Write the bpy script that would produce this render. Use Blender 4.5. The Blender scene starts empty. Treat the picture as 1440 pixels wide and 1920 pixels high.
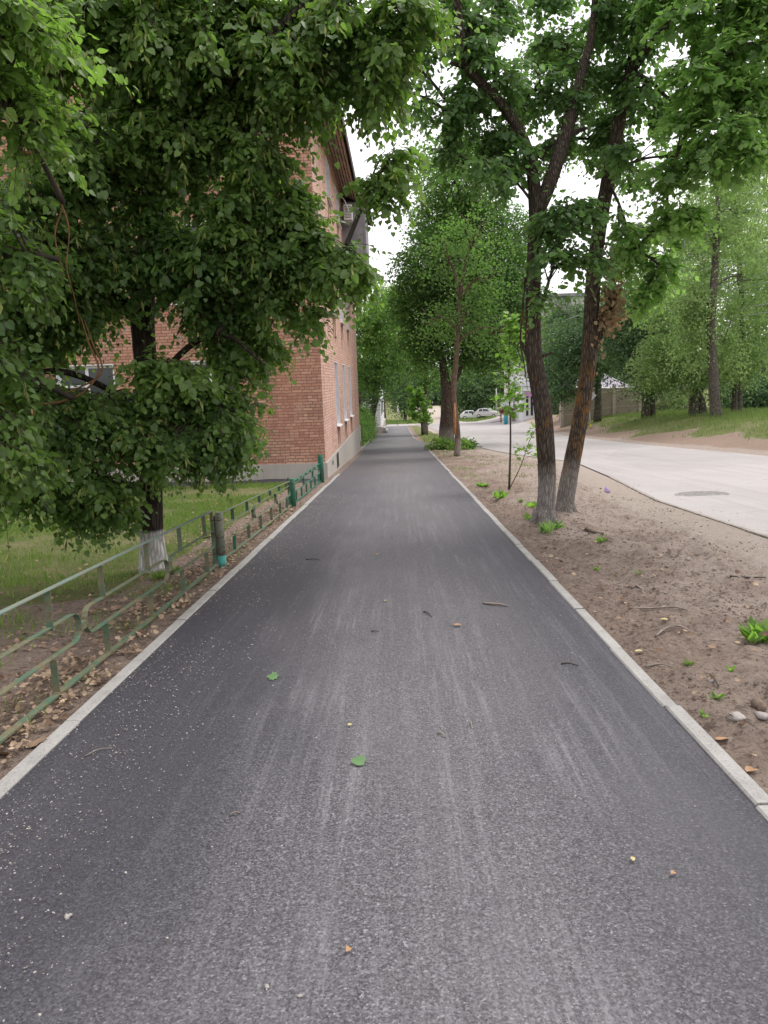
import bpy, math, random
import numpy as np
from mathutils import Vector, Matrix
rng = np.random.default_rng(7); random.seed(7)
SC = bpy.context.scene; COL = SC.collection
# ------------------------------------------------------------------ camera
F = 1442.0; EYE = 1.5; G = .0455
ROLL = math.radians(2.0); PITCH = math.atan(.1213)+math.atan(G); YAW = math.atan(.0237*math.cos(PITCH))
cam = bpy.data.objects.new('camera', bpy.data.cameras.new('camera')); COL.objects.link(cam); SC.camera = cam
cam.data.sensor_fit = 'VERTICAL'; cam.data.sensor_height = 24; cam.data.lens = 24*F/1920
cam.data.clip_start = .05; cam.data.clip_end = 1500
cam.location = (0, 0, EYE)
cam.rotation_euler = (Matrix.Rotation(YAW, 3, 'Z') @ Matrix.Rotation(math.pi/2-PITCH, 3, 'X') @ Matrix.Rotation(-ROLL, 3, 'Z')).to_euler()
# ------------------------------------------------------------------ world, sun, exposure
w = bpy.data.worlds.new('World'); SC.world = w; w.use_nodes = True
nt = w.node_tree; bgn = nt.nodes['Background']
SUN_EL, SUN_ROT = math.radians(56), math.radians(50)      # high sun behind thin cloud, road side
sky = nt.nodes.new('ShaderNodeTexSky'); sky.sky_type = 'NISHITA'; sky.sun_disc = False
sky.sun_elevation = SUN_EL; sky.sun_rotation = SUN_ROT; sky.air_density = 1.0; sky.dust_density = 4.0
hs = nt.nodes.new('ShaderNodeHueSaturation'); hs.inputs['Saturation'].default_value = .22
mx = nt.nodes.new('ShaderNodeMix'); mx.data_type = 'RGBA'; mx.inputs[0].default_value = .55
mx.inputs[7].default_value = (10.2, 9.9, 10.3, 1)           # flat cloud layer
nt.links.new(sky.outputs[0], hs.inputs['Color']); nt.links.new(hs.outputs[0], mx.inputs[6])
nt.links.new(mx.outputs[2], bgn.inputs[0]); bgn.inputs[1].default_value = .15
sl = bpy.data.lights.new('sun', 'SUN'); so = bpy.data.objects.new('sun', sl); COL.objects.link(so)
sl.energy = 1.3; sl.angle = math.radians(22); sl.color = (1, .96, .9)
sd = Vector((math.sin(SUN_ROT)*math.cos(SUN_EL), math.cos(SUN_ROT)*math.cos(SUN_EL), math.sin(SUN_EL)))
so.rotation_euler = sd.to_track_quat('Z', 'Y').to_euler()
SC.view_settings.view_transform = 'Standard'; SC.view_settings.look = 'None'
SC.view_settings.exposure = .45; SC.view_settings.gamma = 1
SC.render.engine = 'CYCLES'
cy = SC.cycles; cy.max_bounces = 7; cy.diffuse_bounces = 4; cy.glossy_bounces = 2; cy.transmission_bounces = 4
cy.transparent_max_bounces = 4; cy.caustics_reflective = False; cy.caustics_refractive = False; cy.use_denoising = True

# ------------------------------------------------------------------ picture point -> place on a plane y = Y, or on the ground
def ray(px, py):
    u = (px-720)/F; v = (960-py)/F; cr, sr = math.cos(ROLL), math.sin(ROLL)
    a = u*cr+v*sr; b = -u*sr+v*cr
    fy = math.cos(PITCH)+b*math.sin(PITCH); fz = -math.sin(PITCH)+b*math.cos(PITCH)
    return a*math.cos(YAW)-fy*math.sin(YAW), a*math.sin(YAW)+fy*math.cos(YAW), fz
def at(px, py, Y):
    x, y, z = ray(px, py); t = Y/y
    return np.array((x*t, Y, EYE+z*t))
def sstep(a, b, x):
    t = np.clip((x-a)/(b-a), 0, 1); return t*t*(3-2*t)
def gh(x, y):
    x = np.asarray(x, float); y = np.asarray(y, float)
    z = -G*np.clip(y, -80, 36)-.037*np.clip(y-36, 0, 92)+.022*np.clip(y-150, 0, 400)
    return z+.9*sstep(10.8, 16.8, x)*np.clip((y-12)/16, 0, 1)+1.0*sstep(16, 60, x)*sstep(30, 80, y)
def g1(x, y): return float(gh(x, y))

# ------------------------------------------------------------------ object helpers
def link(o): COL.objects.link(o); return o
def tag(o, label=None, cat=None, group=None, kind=None):
    for k, v in (('label', label), ('category', cat), ('group', group), ('kind', kind)):
        if v: o[k] = v
    return o
def thing(name, label, cat, loc=(0, 0, 0), group=None):
    o = link(bpy.data.objects.new(name, None)); o.location = [float(c) for c in loc]; o.empty_display_size = .2
    return tag(o, label, cat, group)
def orig(parent):
    if parent is None: return np.zeros(3)
    if parent.parent is not None: return orig(parent.parent)+np.array(parent.location)
    return np.array(parent.location)
class MB:
    """collects shapes in world coordinates; build() links them as one mesh object"""
    def __init__(s): s.v = []; s.f = []; s.n = 0; s.sm = []
    def add(s, v, f, smooth=False):
        v = np.asarray(v, float).reshape(-1, 3); s.v.append(v)
        s.f += [tuple(i+s.n for i in q) for q in f]; s.sm += [smooth]*len(f); s.n += len(v); return s
    def box(s, x0, x1, y0, y1, z0, z1):
        v = [(x, y, z) for x in (x0, x1) for y in (y0, y1) for z in (z0, z1)]
        return s.add(v, [(0, 1, 3, 2), (4, 6, 7, 5), (0, 4, 5, 1), (2, 3, 7, 6), (0, 2, 6, 4), (1, 5, 7, 3)])
    def hexa(s, c8): return s.add(c8, [(0, 1, 3, 2), (4, 6, 7, 5), (0, 4, 5, 1), (2, 3, 7, 6), (0, 2, 6, 4), (1, 5, 7, 3)])
    def tube(s, pts, rad, n=8, rough=0., cap=True, flat=1.):
        v, f = tube(pts, rad, n, rough, cap); return s.add(v, f, True)
    def prism(s, poly, axis, a, b):
        """poly: 2-D points; extruded along axis (0,1,2) from a to b"""
        n = len(poly); v = []
        for t in (a, b):
            for p in poly:
                q = list(p); q.insert(axis, t); v.append(q)
        return s.add(v, [tuple(range(n)), tuple(range(2*n-1, n-1, -1))]+[(i, i+n, (i+1) % n+n, (i+1) % n) for i in range(n)])
    def build(s, name, mat, parent=None, org=None):
        V = np.concatenate(s.v) if s.v else np.zeros((0, 3))
        o0 = orig(parent)+(np.zeros(3) if org is None else np.asarray(org, float))
        me = bpy.data.meshes.new(name); me.from_pydata([tuple(p) for p in V-o0], [], s.f)
        me.polygons.foreach_set('use_smooth', s.sm); me.materials.append(mat); me.update()
        import bmesh
        bm = bmesh.new(); bm.from_mesh(me); bmesh.ops.recalc_face_normals(bm, faces=bm.faces); bm.to_mesh(me); bm.free()
        o = link(bpy.data.objects.new(name, me))
        if parent: o.parent = parent
        if org is not None: o.location = [float(c) for c in org]
        return o
def catmull(P, k):
    P = np.asarray(P, float); out = []
    Q = np.vstack([2*P[0]-P[1], P, 2*P[-1]-P[-2]])
    for i in range(1, len(Q)-2):
        for j in range(k):
            t = j/k; a, b, c, d = Q[i-1:i+3]
            out.append(.5*((2*b)+(c-a)*t+(2*a-5*b+4*c-d)*t*t+(3*b-a-3*c+d)*t**3))
    out.append(Q[-2]); return np.array(out)
def tube(pts, rad, n=8, rough=0., cap=True):
    P = np.asarray(pts, float); m = len(P); R = np.broadcast_to(np.asarray(rad, float), (m,))
    T = np.gradient(P, axis=0); T /= np.linalg.norm(T, axis=1)[:, None]+1e-9
    ref = np.array((1., .13, 0)) if abs(T[0][0]) < .9 else np.array((0, 1., .1))
    a = ref-T*(T@ref)[:, None]; a /= np.linalg.norm(a, axis=1)[:, None]+1e-9; b = np.cross(T, a)
    th = np.arange(n)*2*math.pi/n
    rr = R[:, None]*np.ones(n)
    if rough: rr = rr*(1+rough*(rng.random((m, n))-.5)+rough*.8*np.sin(th*3+P[:, 2:3]*1.7))
    V = P[:, None, :]+rr[..., None]*(np.cos(th)[None, :, None]*a[:, None, :]+np.sin(th)[None, :, None]*b[:, None, :])
    Fc = [(i*n+j, i*n+(j+1) % n, (i+1)*n+(j+1) % n, (i+1)*n+j) for i in range(m-1) for j in range(n)]
    if cap: Fc += [tuple(range(n-1, -1, -1)), tuple((m-1)*n+j for j in range(n))]
    return V.reshape(-1, 3), Fc
def np_mesh(name, V, loops, sizes, mat, parent=None, tint=None, smooth=False):
    """fast mesh from arrays (leaves, grass)"""
    me = bpy.data.meshes.new(name); V = V-orig(parent)
    me.vertices.add(len(V)); me.vertices.foreach_set('co', V.astype(np.float32).ravel())
    me.loops.add(len(loops)); me.loops.foreach_set('vertex_index', loops.astype(np.int32))
    me.polygons.add(len(sizes)); st = np.concatenate([[0], np.cumsum(sizes)[:-1]]).astype(np.int32)
    me.polygons.foreach_set('loop_start', st)
    me.update(calc_edges=True); me.materials.append(mat)
    me.polygons.foreach_set('use_smooth', [smooth]*len(sizes))
    if tint is not None:
        at_ = me.attributes.new('tint', 'FLOAT', 'POINT'); at_.data.foreach_set('value', tint.astype(np.float32))
    o = link(bpy.data.objects.new(name, me))
    if parent: o.parent = parent
    return o

# ------------------------------------------------------------------ material helpers
class NT:
    def __init__(s, name):
        s.m = bpy.data.materials.new(name); s.m.use_nodes = True; s.t = s.m.node_tree
        s.p = s.t.nodes['Principled BSDF']; s.out = s.t.nodes['Material Output']
    def n(s, typ, **kw):
        o = s.t.nodes.new('ShaderNode'+typ)
        for k, v in kw.items(): setattr(o, k, v)
        return o
    def l(s, a, b): s.t.links.new(a, b)
    def co(s, scale=(1, 1, 1), rot=(0, 0, 0)):
        c = s.n('TexCoord'); m = s.n('Mapping'); m.inputs['Scale'].default_value = scale; m.inputs['Rotation'].default_value = rot
        s.l(c.outputs['Object'], m.inputs[0]); return m.outputs[0]
    def noise(s, vec, sc, det=4, rough=.55, dist=0):
        o = s.n('TexNoise'); o.inputs['Scale'].default_value = sc; o.inputs['Detail'].default_value = det
        o.inputs['Roughness'].default_value = rough; o.inputs['Distortion'].default_value = dist
        s.l(vec, o.inputs['Vector']); return o.outputs['Fac']
    def vor(s, vec, sc, feat='F1', out='Distance', rnd=1):
        o = s.n('TexVoronoi'); o.feature = feat; o.inputs['Scale'].default_value = sc; o.inputs['Randomness'].default_value = rnd
        s.l(vec, o.inputs['Vector']); return o.outputs[out]
    def ramp(s, fac, stops):
        r = s.n('ValToRGB'); e = r.color_ramp.elements
        for i, (p, c) in enumerate(stops):
            q = e[i] if i < 2 else e.new(p)
            q.position = p; q.color = (c, c, c, 1) if isinstance(c, (int, float)) else (*c, 1)
        s.l(fac, r.inputs[0]); return r.outputs[0]
    def mix(s, fac, a, b, mode='MIX'):
        o = s.n('Mix'); o.data_type = 'RGBA'; o.blend_type = mode; o.clamp_factor = True
        for i, x in ((0, fac), (6, a), (7, b)):
            if isinstance(x, (int, float)): o.inputs[i].default_value = x if i == 0 else (x, x, x, 1)
            elif isinstance(x, tuple): o.inputs[i].default_value = (*x, 1)
            else: s.l(x, o.inputs[i])
        return o.outputs[2]
    def math(s, op, a, b=0.):
        o = s.n('Math', operation=op)
        for i, x in ((0, a), (1, b)):
            if isinstance(x, (int, float)): o.inputs[i].default_value = x
            else: s.l(x, o.inputs[i])
        return o.outputs[0]
    def sep(s, vec):
        o = s.n('SeparateXYZ'); s.l(vec, o.inputs[0]); return o.outputs
    def bump(s, h, st, dist=.01, prev=None):
        b = s.n('Bump'); b.inputs['Strength'].default_value = st; b.inputs['Distance'].default_value = dist
        s.l(h, b.inputs['Height'])
        if prev is not None: s.l(prev, b.inputs['Normal'])
        return b.outputs[0]
    def fin(s, col=None, rough=.8, normal=None, spec=.3, metal=0):
        if isinstance(col, tuple): s.p.inputs['Base Color'].default_value = (*col, 1)
        elif col is not None: s.l(col, s.p.inputs['Base Color'])
        if isinstance(rough, (int, float)): s.p.inputs['Roughness'].default_value = rough
        else: s.l(rough, s.p.inputs['Roughness'])
        if normal is not None: s.l(normal, s.p.inputs['Normal'])
        s.p.inputs['Specular IOR Level'].default_value = spec; s.p.inputs['Metallic'].default_value = metal
        return s.m
def plain(name, c, rough=.6, metal=0, var=.12, sc=6, bump=0):
    """painted or plain surface with slight blotches"""
    m = NT(name); v = m.co(); n = m.noise(v, sc, 5)
    f = m.ramp(n, [(.25, 1-var*1.6), (.75, 1+var)])
    col = m.mix(1., c, f, 'MULTIPLY')
    nb = m.bump(m.noise(v, sc*9, 3), bump, .003) if bump else None
    return m.fin(col, rough, nb, .35, metal)

# ---- asphalt of the path
m = NT('fresh_asphalt'); v = m.co(); X = m.sep(v)
agg = m.vor(v, 170, out='Color'); aggv = m.sep(agg)[0]
fine = m.noise(v, 300, 3)
base = m.ramp(aggv, [(0, (.010, .0098, .011)), (.28, (.048, .047, .050)), (.45, (.095, .093, .097)), (.85, (.132, .129, .133)), (1, (.25, .245, .25))])
clus = m.noise(v, 85, 3, .6); base = m.mix(1., base, m.ramp(clus, [(.33, .30), (.46, .95), (.62, 1.25), (.75, 1.6)]), 'MULTIPLY')
pit = m.vor(v, 38, out='Distance'); base = m.mix(m.ramp(pit, [(.12, .85), (.24, 0)]), base, (.022, .021, .024))
base = m.mix(m.ramp(fine, [(.35, .0), (.7, .55)]), base, (.15, .146, .155))
big = m.noise(m.co((.9, .35, 1)), 1.3, 4)
base = m.mix(1., base, m.ramp(big, [(.3, (.86, .86, .90)), (.7, (1.16, 1.14, 1.14))]), 'MULTIPLY')
stre = m.noise(m.co((9, .30, 1)), 1.5, 6, .7)
st2 = m.noise(m.co((34, .7, 1)), 1.5, 6, .75); msk = m.noise(m.co((1.1, .55, 1)), 1.2, 2)
st = m.math('MULTIPLY', m.ramp(stre, [(.48, 0), (.60, 1)]), m.ramp(st2, [(.40, .1), (.62, 1)]))
st = m.math('MULTIPLY', st, m.ramp(msk, [(.36, .15), (.56, 1)]))
base = m.mix(m.math('MULTIPLY', m.math('MULTIPLY', st, m.ramp(clus, [(.35, .25), (.6, 1)])), .62), base, (.29, .28, .29))
dust = m.math('MULTIPLY', m.ramp(m.noise(m.co((1.8, .5, 1)), 1.1, 4), [(.42, 0), (.7, 1)]), .30)
base = m.mix(dust, base, (.17, .163, .165))
cen = m.math('ABSOLUTE', m.math('SUBTRACT', m.math('ADD', X[0], m.math('MULTIPLY', m.math('SUBTRACT', big, .5), .7)), .05))
er = m.n('MapRange'); er.inputs['From Min'].default_value = .35; er.inputs['From Max'].default_value = 1.15; m.l(cen, er.inputs['Value'])
base = m.mix(1., base, m.mix(er.outputs[0], (.98, .965, .975), (.50, .50, .55)), 'MULTIPLY')
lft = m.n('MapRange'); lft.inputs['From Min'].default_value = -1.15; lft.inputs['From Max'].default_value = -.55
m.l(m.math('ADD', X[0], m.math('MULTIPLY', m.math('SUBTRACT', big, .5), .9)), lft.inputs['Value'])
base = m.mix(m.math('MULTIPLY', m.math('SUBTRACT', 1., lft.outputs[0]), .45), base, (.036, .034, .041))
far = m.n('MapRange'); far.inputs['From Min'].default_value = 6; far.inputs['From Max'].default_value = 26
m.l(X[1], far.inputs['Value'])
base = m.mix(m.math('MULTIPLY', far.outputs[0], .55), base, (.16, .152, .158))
seam = m.ramp(m.math('ABSOLUTE', m.math('SUBTRACT', X[1], 36.3)), [(0, 1), (.12, 0)])
base = m.mix(m.math('MULTIPLY', seam, .6), base, (.32, .30, .29))
nb = m.bump(aggv, .55, .004); nb = m.bump(fine, .35, .002, nb)
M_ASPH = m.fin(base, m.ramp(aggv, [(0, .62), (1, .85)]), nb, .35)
# ---- pale dusty road
m = NT('dusty_road'); v = m.co()
base = m.mix(m.noise(v, .5, 5), (.33, .305, .295), (.46, .43, .415))
base = m.mix(m.ramp(m.noise(m.co((.5, .12, 1)), 2.2, 5), [(.45, 0), (.7, .5)]), base, (.30, .28, .27))
base = m.mix(m.ramp(m.vor(v, 60, out='Color'), [(.2, .25), (.8, 0)]), base, (.2, .19, .18))
tyre = m.noise(m.co((1.6, .045, 1), (0, 0, .02)), 2.0, 5, .6)
base = m.mix(m.ramp(tyre, [(.5, 0), (.68, .45)]), base, (.27, .25, .24))
pt_ = m.vor(m.co((.22, .13, 1)), 1., out='Color'); base = m.mix(m.ramp(m.sep(pt_)[0], [(.78, 0), (.80, .22)]), base, (.25, .235, .23))
crk = m.vor(m.co((.35, .6, 1)), 1.2, 'DISTANCE_TO_EDGE'); crk = m.math('ADD', crk, m.math('MULTIPLY', m.math('SUBTRACT', m.noise(v, 3, 5, .7), .5), .06))
base = m.mix(m.math('MULTIPLY', m.ramp(crk, [(0, 1), (.006, 0)]), m.ramp(m.noise(v, .4, 2), [(.45, 0), (.6, .5)])), base, (.15, .14, .13))
M_ROAD = m.fin(base, .8, m.bump(m.noise(v, 90, 4), .4, .004), .3)
# ---- ground: one material, kinds of surface chosen by painted masks
m = NT('soil_and_grass'); v = m.co()
def attr(nm):
    a = m.n('Attribute'); a.attribute_name = nm; return a.outputs['Fac']
n1 = m.noise(v, 1.1, 6, .6); n2 = m.noise(v, 7, 6, .65); n3 = m.noise(v, 38, 5, .7); n4 = m.noise(v, 160, 3, .7)
clod = m.vor(v, 26, out='Distance'); ncl = m.noise(v, 14, 6, .8)
soil = m.mix(n2, (.20, .145, .115), (.39, .305, .25))
soil = m.mix(m.ramp(m.math('ADD', n1, m.math('MULTIPLY', m.math('SUBTRACT', m.sep(v)[0], 2.7), .15)), [(.33, 0), (.56, .85)]), soil, (.45, .37, .315))
soil = m.mix(m.ramp(ncl, [(.38, .75), (.46, 0)]), soil, (.095, .068, .054))
soil = m.mix(m.ramp(n3, [(.28, .75), (.5, 0)]), soil, (.085, .062, .05))
soil = m.mix(m.ramp(m.vor(v, 45, out='Color'), [(.86, 0), (.95, .5)]), soil, (.46, .40, .34))
sand = m.mix(n2, (.40, .335, .28), (.50, .43, .37))
sand = m.mix(m.ramp(n4, [(.35, .4), (.6, 0)]), sand, (.30, .25, .21))
def msk_(nm, amt=.9, lo=.42, hi=.62):
    return m.ramp(m.math('ADD', attr(nm), m.math('MULTIPLY', m.math('SUBTRACT', m.math('MULTIPLY', m.math('ADD', n2, n3), .5), .5), amt)), [(lo, 0), (hi, 1)])
red = m.mix(n2, (.21, .145, .11), (.40, .30, .235))
base = m.mix(msk_('redsoil'), soil, red)
base = m.mix(msk_('sand', .6), base, sand)
grs = m.mix(n2, (.11, .14, .04), (.20, .22, .08))
grs = m.mix(m.ramp(n1, [(.45, 0), (.62, .7)]), grs, (.27, .23, .13))
grs = m.mix(m.ramp(n3, [(.3, .8), (.5, 0)]), grs, (.06, .055, .028))
base = m.mix(msk_('grass', 1.1), base, grs)
base = m.mix(msk_('gravel', .4), base, m.mix(n4, (.035, .033, .037), (.16, .15, .155)))
nb = m.bump(ncl, 1., .05); nb = m.bump(n3, .9, .025, nb); nb = m.bump(n4, .6, .008, nb)
M_GROUND = m.fin(base, .95, nb, .15)
# ---- concrete kerb / plinth
def concrete(name, a, b, dark=.3):
    m = NT(name); v = m.co(); n = m.noise(v, 3, 6); f = m.noise(v, 80, 4, .7)
    c = m.mix(n, a, b); c = m.mix(m.ramp(f, [(.3, dark), (.5, 0)]), c, tuple(x*.5 for x in a))
    st = m.noise(m.co((6, 6, .5)), 1.2, 4); c = m.mix(m.ramp(st, [(.5, 0), (.75, .35)]), c, tuple(x*.55 for x in a))
    return m.fin(c, .9, m.bump(f, .5, .004), .2)
M_KERB = concrete('kerb_concrete', (.27, .26, .245), (.43, .415, .39), .6)
M_PLINTH = concrete('plinth_concrete', (.36, .33, .29), (.47, .43, .385))
# ---- brick; u,v are the wall's own metres
def brick(name, horiz, worn):  # worn: brick, mortar and blotch tones per wall; side set includes its brighter light
    m = NT(name); c = m.n('TexCoord'); s_ = m.sep(c.outputs['Object']); cb = m.n('CombineXYZ')
    wob = m.noise(c.outputs['Object'], 5, 3)
    wz = m.math('ADD', s_[2], m.math('MULTIPLY', m.math('SUBTRACT', wob, .5), .034))
    m.l(s_[horiz], cb.inputs[0]); m.l(wz, cb.inputs[1])
    b = m.n('TexBrick'); m.l(cb.outputs[0], b.inputs['Vector']); b.offset = .5; b.squash = .5; b.squash_frequency = 3
    b.inputs['Scale'].default_value = 1; b.inputs['Brick Width'].default_value = .26; b.inputs['Row Height'].default_value = .077
    b.inputs['Mortar Size'].default_value = .010; b.inputs['Mortar Smooth'].default_value = .35; b.inputs['Bias'].default_value = -.1
    b.inputs['Color1'].default_value = (*[x*.82 for x in worn[0]], 1); b.inputs['Color2'].default_value = (*worn[1], 1); b.inputs['Mortar'].default_value = (*worn[2], 1)
    n = m.noise(c.outputs['Object'], .8, 5); n2 = m.noise(c.outputs['Object'], 16, 5, .7)
    col = m.mix(m.ramp(n, [(.35, 0), (.7, .45)]), b.outputs['Color'], worn[3])
    col = m.mix(m.ramp(n2, [(.3, .45), (.5, 0)]), col, (.15, .075, .05))
    col = m.mix(m.ramp(m.noise(c.outputs['Object'], 2.3, 5), [(.60, 0), (.74, .55)]), col, (.52, .43, .37))
    mpz = m.n('Mapping'); mpz.inputs['Scale'].default_value = (1.5, 1.5, .22); m.l(c.outputs['Object'], mpz.inputs[0]); col = m.mix(m.ramp(m.noise(mpz.outputs[0], 1.4, 5, .65), [(.52, 0), (.72, .4)]), col, (.20, .115, .085))
    inv = m.math('SUBTRACT', 1., b.outputs['Fac'])
    nb = m.bump(inv, .9, .012); nb = m.bump(n2, .5, .006, nb)
    return m.fin(col, .9, nb, .15)
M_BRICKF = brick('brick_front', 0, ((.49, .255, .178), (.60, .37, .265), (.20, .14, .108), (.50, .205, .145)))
M_BRICKS_LIT = brick('brick_side_lit', 1, ((.62, .36, .28), (.74, .495, .395), (.34, .25, .205), (.66, .435, .355)))  # paler than the front: the side wall's stronger light is painted into its colours
M_WHITE = plain('white_paint', (.74, .74, .76), .5, var=.06)
M_SILL = plain('white_sill', (.70, .70, .72), .45, var=.08)
M_STAIN = plain('stained_brick', (.16, .085, .06), .9, var=.3, sc=12, bump=.4)
m = NT('window_glass'); M_GLASS = m.fin((.03, .04, .045), .08, None, .6)
M_CURT = plain('grey_curtain', (.35, .37, .38), .8)
M_WOOD = plain('weathered_board', (.36, .26, .19), .8, var=.3, sc=4, bump=.3)
M_WOODD = plain('dark_board', (.07, .052, .045), .85, var=.3, sc=4)
M_SHEET = plain('grey_sheet_metal', (.27, .26, .28), .5, .2, var=.25, sc=1.6)
M_ACW = plain('ac_white', (.72, .72, .70), .45); M_DARK = plain('dark_plastic', (.03, .03, .03), .5)
# ---- fence paint
def worn(name, a, b, c, rough=.75):
    m = NT(name); v = m.co(); n = m.noise(v, 5, 6, .7); k = m.noise(v, 30, 5, .7)
    col = m.mix(m.ramp(n, [(.42, 0), (.56, 1)]), a, b); col = m.mix(m.ramp(k, [(.52, 0), (.66, .8)]), col, c)
    return m.fin(col, rough, m.bump(k, .5, .002), .3)
M_FENCE = worn('worn_fence_paint', (.16, .145, .085), (.075, .135, .085), (.11, .07, .04))
M_FGREEN = worn('green_fence_paint', (.02, .17, .10), (.05, .12, .08), (.12, .11, .07))
M_TOPR = worn('top_rail_paint', (.16, .21, .18), (.19, .19, .145), (.07, .24, .2))
M_POSTG = worn('post_grey_green', (.17, .20, .15), (.22, .21, .16), (.10, .08, .05))
M_TEAL = worn('teal_post_paint', (.06, .34, .30), (.08, .30, .26), (.15, .2, .16))
M_WIRE = plain('rusty_wire', (.05, .035, .028), .8)
# ---- bark
def bark(name, dark, light, white_h=0., wcol=(.55, .53, .49), lichen=0., lz=(1, 2), ls=.0, sc=1., wfade=.25):
    m = NT(name); c = m.n('TexCoord').outputs['Object']; z = m.sep(c)[2]
    mp = m.n('Mapping'); mp.inputs['Scale'].default_value = (9*sc, 9*sc, 1.6*sc); m.l(c, mp.inputs[0]); v = mp.outputs[0]
    f = m.vor(v, 2.6, 'DISTANCE_TO_EDGE'); n = m.noise(v, 1.6, 6, .7, .6); nn = m.noise(c, 22*sc, 5, .7)
    rid = m.math('ADD', m.math('MULTIPLY', m.ramp(f, [(0, 0), (.35, 1)]), .6), m.math('MULTIPLY', n, .5))
    col = m.mix(m.ramp(rid, [(.25, 0), (.8, 1)]), dark, light)
    col = m.mix(m.ramp(nn, [(.3, .5), (.5, 0)]), col, tuple(x*.5 for x in dark))
    if lichen:
        lp = m.noise(m.co((5, 5, 2.2)), 1.3, 6, .75)
        a = m.n('MapRange'); a.inputs['From Min'].default_value = lz[0]-.5; a.inputs['From Max'].default_value = lz[0]+.1; m.l(z, a.inputs['Value'])
        b = m.n('MapRange'); b.inputs['From Min'].default_value = lz[1]+1.2; b.inputs['From Max'].default_value = lz[1]; m.l(z, b.inputs['Value'])
        k = m.math('MULTIPLY', m.math('MULTIPLY', a.outputs[0], b.outputs[0]), m.ramp(lp, [(.60-.08*lichen, 0), (.74-.10*lichen, .9)]))
        col = m.mix(m.math('MULTIPLY', k, .8), col, m.mix(nn, (.13, .06, .015), (.36, .17, .03)))
    if white_h:
        k = m.n('MapRange'); k.inputs['From Min'].default_value = white_h+wfade; k.inputs['From Max'].default_value = white_h-wfade*.2
        m.l(m.math('ADD', z, m.math('MULTIPLY', m.math('SUBTRACT', n, .5), wfade*.8)), k.inputs['Value'])
        col = m.mix(m.math('MULTIPLY', k.outputs[0], m.ramp(rid, [(.2, .35), (.7, .95)])), col, wcol)
    nb = m.bump(rid, .9, .02); nb = m.bump(nn, .4, .005, nb)
    return m.fin(col, .9, nb, .15)
M_BARKL = bark('linden_bark', (.022, .017, .014), (.07, .055, .045), .42, (.62, .60, .57), wfade=.03)
M_BARKA = bark('maple_bark', (.032, .025, .020), (.12, .094, .074), .62, (.30, .275, .255), .6, (1., 2.6), sc=1.7)
M_BARKB = bark('maple_bark_lichen', (.032, .025, .019), (.13, .10, .076), .62, (.27, .245, .225), 1.5, (.85, 1.5), sc=1.7)
M_BARKM = bark('grey_brown_bark', (.05, .038, .030), (.15, .115, .09), .75, (.24, .215, .19))
M_BARKP = bark('poplar_bark', (.06, .052, .042), (.19, .17, .14))
M_BARKS = bark('stripped_bark', (.11, .075, .055), (.20, .15, .115), .55, (.32, .29, .25))
M_RAW = plain('raw_orange_wood', (.42, .21, .10), .8, var=.3)
M_TWIG = plain('twig_bark', (.060, .048, .038), .9, var=.3)
M_LTWIG = plain('lichen_twig', (.19, .10, .045), .9, var=.4, sc=14)
# ---- leaves
def leafm(name, a, b, tr, trans=.38, rough=.42, spec=.4):
    m = NT(name); t = m.n('Attribute'); t.attribute_name = 'tint'; f = t.outputs['Fac']
    col = m.mix(f, a, b); isl = m.n('NewGeometry')
    col = m.mix(1., col, m.ramp(isl.outputs['Random Per Island'], [(0, .78), (1, 1.2)]), 'MULTIPLY')
    back = m.mix(isl.outputs['Backfacing'], col, m.mix(.35, col, (.14, .19, .10)))
    m.fin(back, rough, None, spec)
    tb = m.n('BsdfTranslucent'); m.l(m.mix(1., m.mix(f, tr, tuple(min(1, x*1.5) for x in tr)), m.ramp(isl.outputs['Random Per Island'], [(0, .8), (1, 1.15)]), 'MULTIPLY'), tb.inputs[0])
    ms = m.n('MixShader'); ms.inputs[0].default_value = trans
    m.l(m.p.outputs[0], ms.inputs[1]); m.l(tb.outputs[0], ms.inputs[2]); m.l(ms.outputs[0], m.out.inputs[0])
    return m.m
M_LIND = leafm('linden_leaf', (.055, .108, .034), (.165, .245, .065), (.23, .42, .055), .42)
M_LINA = leafm('bright_linden_leaf', (.052, .105, .045), (.125, .205, .075), (.22, .42, .09), .46)
M_MAPL = leafm('maple_leaf', (.062, .122, .045), (.155, .25, .075), (.28, .50, .10), .50)
M_MID = leafm('street_tree_leaf', (.038, .088, .030), (.15, .23, .055), (.16, .34, .05), .38, .6, .25)
M_FAR = leafm('poplar_leaf', (.15, .22, .10), (.30, .38, .16), (.28, .44, .12), .45, .6, .25)
M_FARD = leafm('dark_far_leaf', (.07, .13, .065), (.16, .235, .10), (.12, .25, .06), .3, .6, .25)
M_YOUNG = leafm('young_leaf', (.085, .155, .038), (.19, .27, .08), (.25, .5, .05), .45)
M_BRACT = leafm('linden_bract', (.20, .25, .06), (.38, .40, .13), (.3, .38, .08), .4)
M_DEAD = leafm('dead_leaf', (.24, .15, .08), (.46, .33, .20), (.3, .2, .1), .3, .8, .15)
M_LITTER = leafm('dry_litter_leaf', (.13, .075, .05), (.40, .30, .21), (.2, .12, .06), .1, .85, .15)
M_LITTER2 = leafm('beige_litter_leaf', (.13, .085, .06), (.48, .36, .25), (.3, .2, .1), .1, .85, .15)
M_GRASS = leafm('grass_blade', (.12, .19, .035), (.26, .32, .09), (.2, .34, .06), .35, .6, .25)
M_TALL = leafm('tall_grass_blade', (.105, .16, .045), (.24, .29, .09), (.22, .34, .08), .35, .6, .25)

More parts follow.
